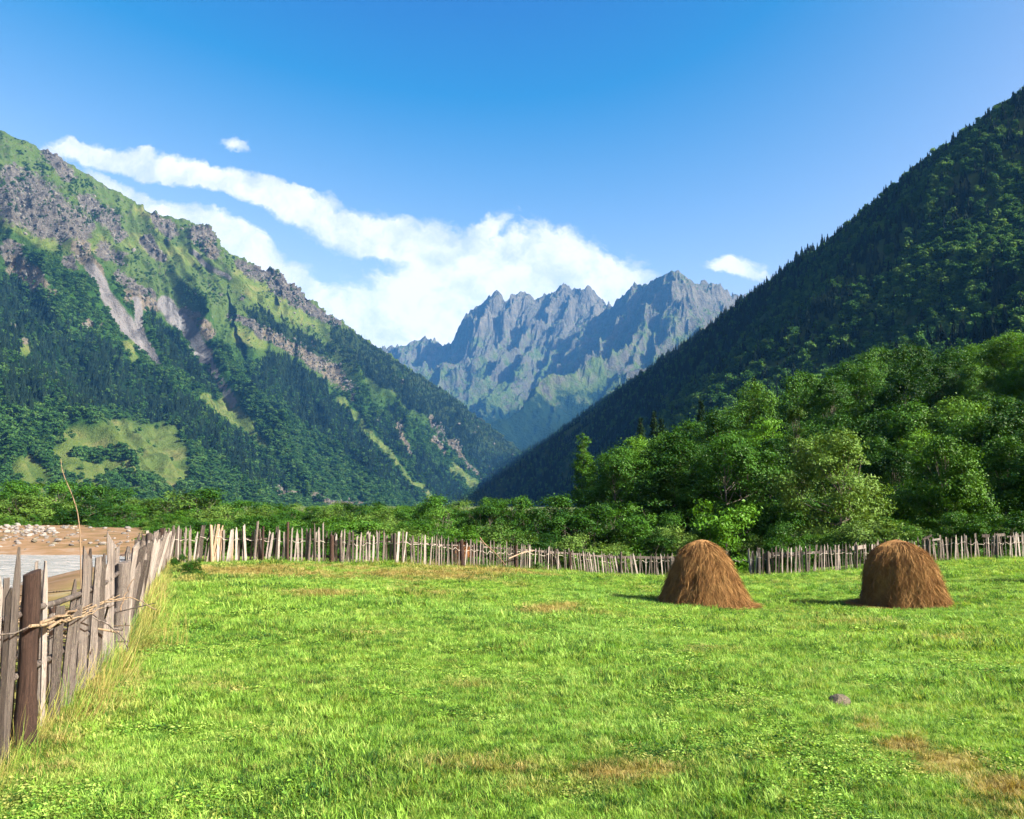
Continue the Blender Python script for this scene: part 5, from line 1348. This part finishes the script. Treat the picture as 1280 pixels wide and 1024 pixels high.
def tuft(seed, blades, h, w, spread, bendy=.5, segs=3):
    rng = np.random.default_rng(seed); V, Q, T = [], [], []; n = 0
    for i in range(blades):
        a = rng.uniform(0, 6.283); r = spread * math.sqrt(rng.uniform()); L = h * rng.uniform(.5, 1.25); ww = w * rng.uniform(.6, 1.3)
        b0 = np.array((math.cos(a) * r, math.sin(a) * r, -.005)); da = a + rng.normal(0, 1.0); d = np.array((math.cos(da), math.sin(da), 0)); sd = np.array((-d[1], d[0], 0))
        bend = bendy * rng.uniform(.2, 1.4)
        for k in range(segs + 1):
            s = k / segs; c = b0 + np.array((0, 0, L * s * (1 - .35 * bend * s))) + d * L * bend * s * s
            if k < segs: V += [c - sd * ww / 2 * (1 - s * .55), c + sd * ww / 2 * (1 - s * .55)]
            else: V += [c]
        for k in range(segs - 1): Q.append((n + 2 * k, n + 2 * k + 1, n + 2 * k + 3, n + 2 * k + 2))
        T.append((n + 2 * segs - 2, n + 2 * segs - 1, n + 2 * segs)); n += 2 * segs + 1
    return mesh_np('tuft', np.array(V), [np.array(Q), np.array(T)], False)

def rosette(seed, k=16, size=.05, h=.06):
    """clover and other broad leaved weeds"""
    rng = np.random.default_rng(seed); c = np.stack([rng.normal(0, .055, k), rng.normal(0, .055, k), rng.uniform(.01, h, k)], -1)
    V, T = leaves_mesh(rng, c, np.zeros((k, 3)), size, .6, 1.3, .45)
    return mesh_np('rosette', V, T, False)

def grass():
    rng = np.random.default_rng(99)
    K = [tuft(1, 28, .042, .0055, .07, .9), tuft(2, 26, .055, .006, .08, .9), tuft(3, 22, .08, .0065, .08, .8), rosette(4, 16, .036, .05), rosette(5, 22, .026, .04), tuft(6, 30, .05, .004, .09, 1.0), tuft(7, 18, .115, .009, .07, .7)]
    GK = kinds('tuft', K, M_GRASS)
    P_, S_, I_, D_ = [], [], [], []
    for (d0, d1, dens, sc) in ((3.2, 6, 1150, .60), (6, 9, 800, .68), (9, 13, 430, .88), (13, 19, 150, 1.3), (19, 27, 85, 1.5), (27, 42, 42, 1.8)):
        A = .5 * 1.52 * (d1 * d1 - d0 * d0); n = int(A * dens)
        r = np.sqrt(rng.uniform(d0 * d0, d1 * d1, n)); th = rng.uniform(-.66, .86, n); x, y = r * np.sin(th), r * np.cos(th)
        s = side_of_fence(x, y)
        yb = np.interp(x, BF[:, 0], BF[:, 1])
        ok = (s < .35) & (y < yb + 1.2)
        x, y, r = x[ok], y[ok], r[ok]; z = hz(x, y); d = dry_mask(x, y, z)
        thin = rng.uniform(0, 1, len(x)) > np.clip(d - .35, 0, 1) * .75
        x, y, z, d, r = x[thin], y[thin], z[thin], d[thin], r[thin]
        long_ = fbm(x * .55, y * .55, 3, 131); weed = fbm(x * .8 + 40, y * .8, 3, 133)
        u = rng.uniform(0, 1, len(x))
        pk = np.where(u < .30, 1, np.where(u < .5, 0, np.where(u < .7, 5, 2)))
        pk = np.where((weed > .2) & (u > .62), np.where(u > .9, 3, 4), pk); pk = np.where((long_ > .22) & (u < .5), np.where(u < .18, 6, 2), pk)
        pk = np.where(d > .6, np.where(u < .5, 5, 2), pk)
        P_.append(np.stack([x, y, z], -1)); I_.append(pk); D_.append(d); S_.append(sc * rng.uniform(.7, 1.3, len(x)) * (1 + .35 * np.clip(long_, -.6, 1)))
    p = np.vstack(P_); n = len(p)
    sc = np.concatenate(S_); wide = sc
    hs = sc * np.where(np.hypot(p[:, 0], p[:, 1]) > 19, .75, 1)
    scatter('grass', GK, p, np.stack([rng.normal(0, .12, n), rng.normal(0, .12, n), rng.uniform(0, 6.28, n)], -1), np.stack([wide, wide, hs], -1), np.concatenate(I_),
            'short bright green mown grass covering the hay field', 'grass', {'dry': np.concatenate(D_)})
    print('tufts', n)
    # long dry grass along the fences
    DK = kinds('dry_tuft', [tuft(21, 16, .42, .004, .10, .55, 5), tuft(22, 14, .55, .0035, .09, .45, 5), tuft(23, 18, .30, .0045, .12, .8, 4)], M_GRASS)
    q, s, L = polyline(LF, .012); k = (rng.integers(0, len(q) // 14, 700) * 14 + rng.integers(0, 5, 700)) % len(q); off = np.abs(rng.normal(0, .22, 700))
    x = q[k, 0] + off * .95 - .05; y = q[k, 1] + off * .3 + rng.normal(0, .05, 700)
    q2, _, _ = polyline(BF, .02); k2 = rng.integers(0, len(q2), 1500); x2 = q2[k2, 0] + rng.normal(0, .1, 1500); y2 = q2[k2, 1] - np.abs(rng.normal(0, .25, 1500)) + .25
    pk = rng.integers(0, 3, 2200)
    xx, yy = np.concatenate([x, x2]), np.concatenate([y, y2]); ok = np.hypot(xx, yy) > 2.6; xx, yy, pk = xx[ok], yy[ok], pk[ok]; n = len(xx)
    far = np.hypot(xx, yy)
    sc = np.where(far > 18, rng.uniform(.3, .75, n), rng.uniform(.3, 1.05, n)) * np.where(far < 6.5, .7, 1)
    dd = np.clip(rng.normal(.58, .26, n) - .35 * (yy > 25) * (xx > -2), 0, 1)
    wd_ = np.where(far > 12, 1.7, 1.0)
    scatter('dry_grass', DK, np.stack([xx, yy, hz(xx, yy)], -1), np.stack([rng.normal(-.1, .2, n), rng.normal(.22, .2, n), rng.uniform(-.6, .6, n)], -1), np.stack([sc * wd_, sc * wd_, sc], -1), pk,
            'tall straw coloured grass growing along the foot of the fences', 'grass', {'dry': dd})
grass()

# leafy weed at the corner of the field
x, y = P(232, 722, 21.5)[:2]
plant('shrub_d', 'weed_bush', x, y, .62, 'small dark leafy weed at the field corner by the plank fence', 'weed', None, wide=1.0)
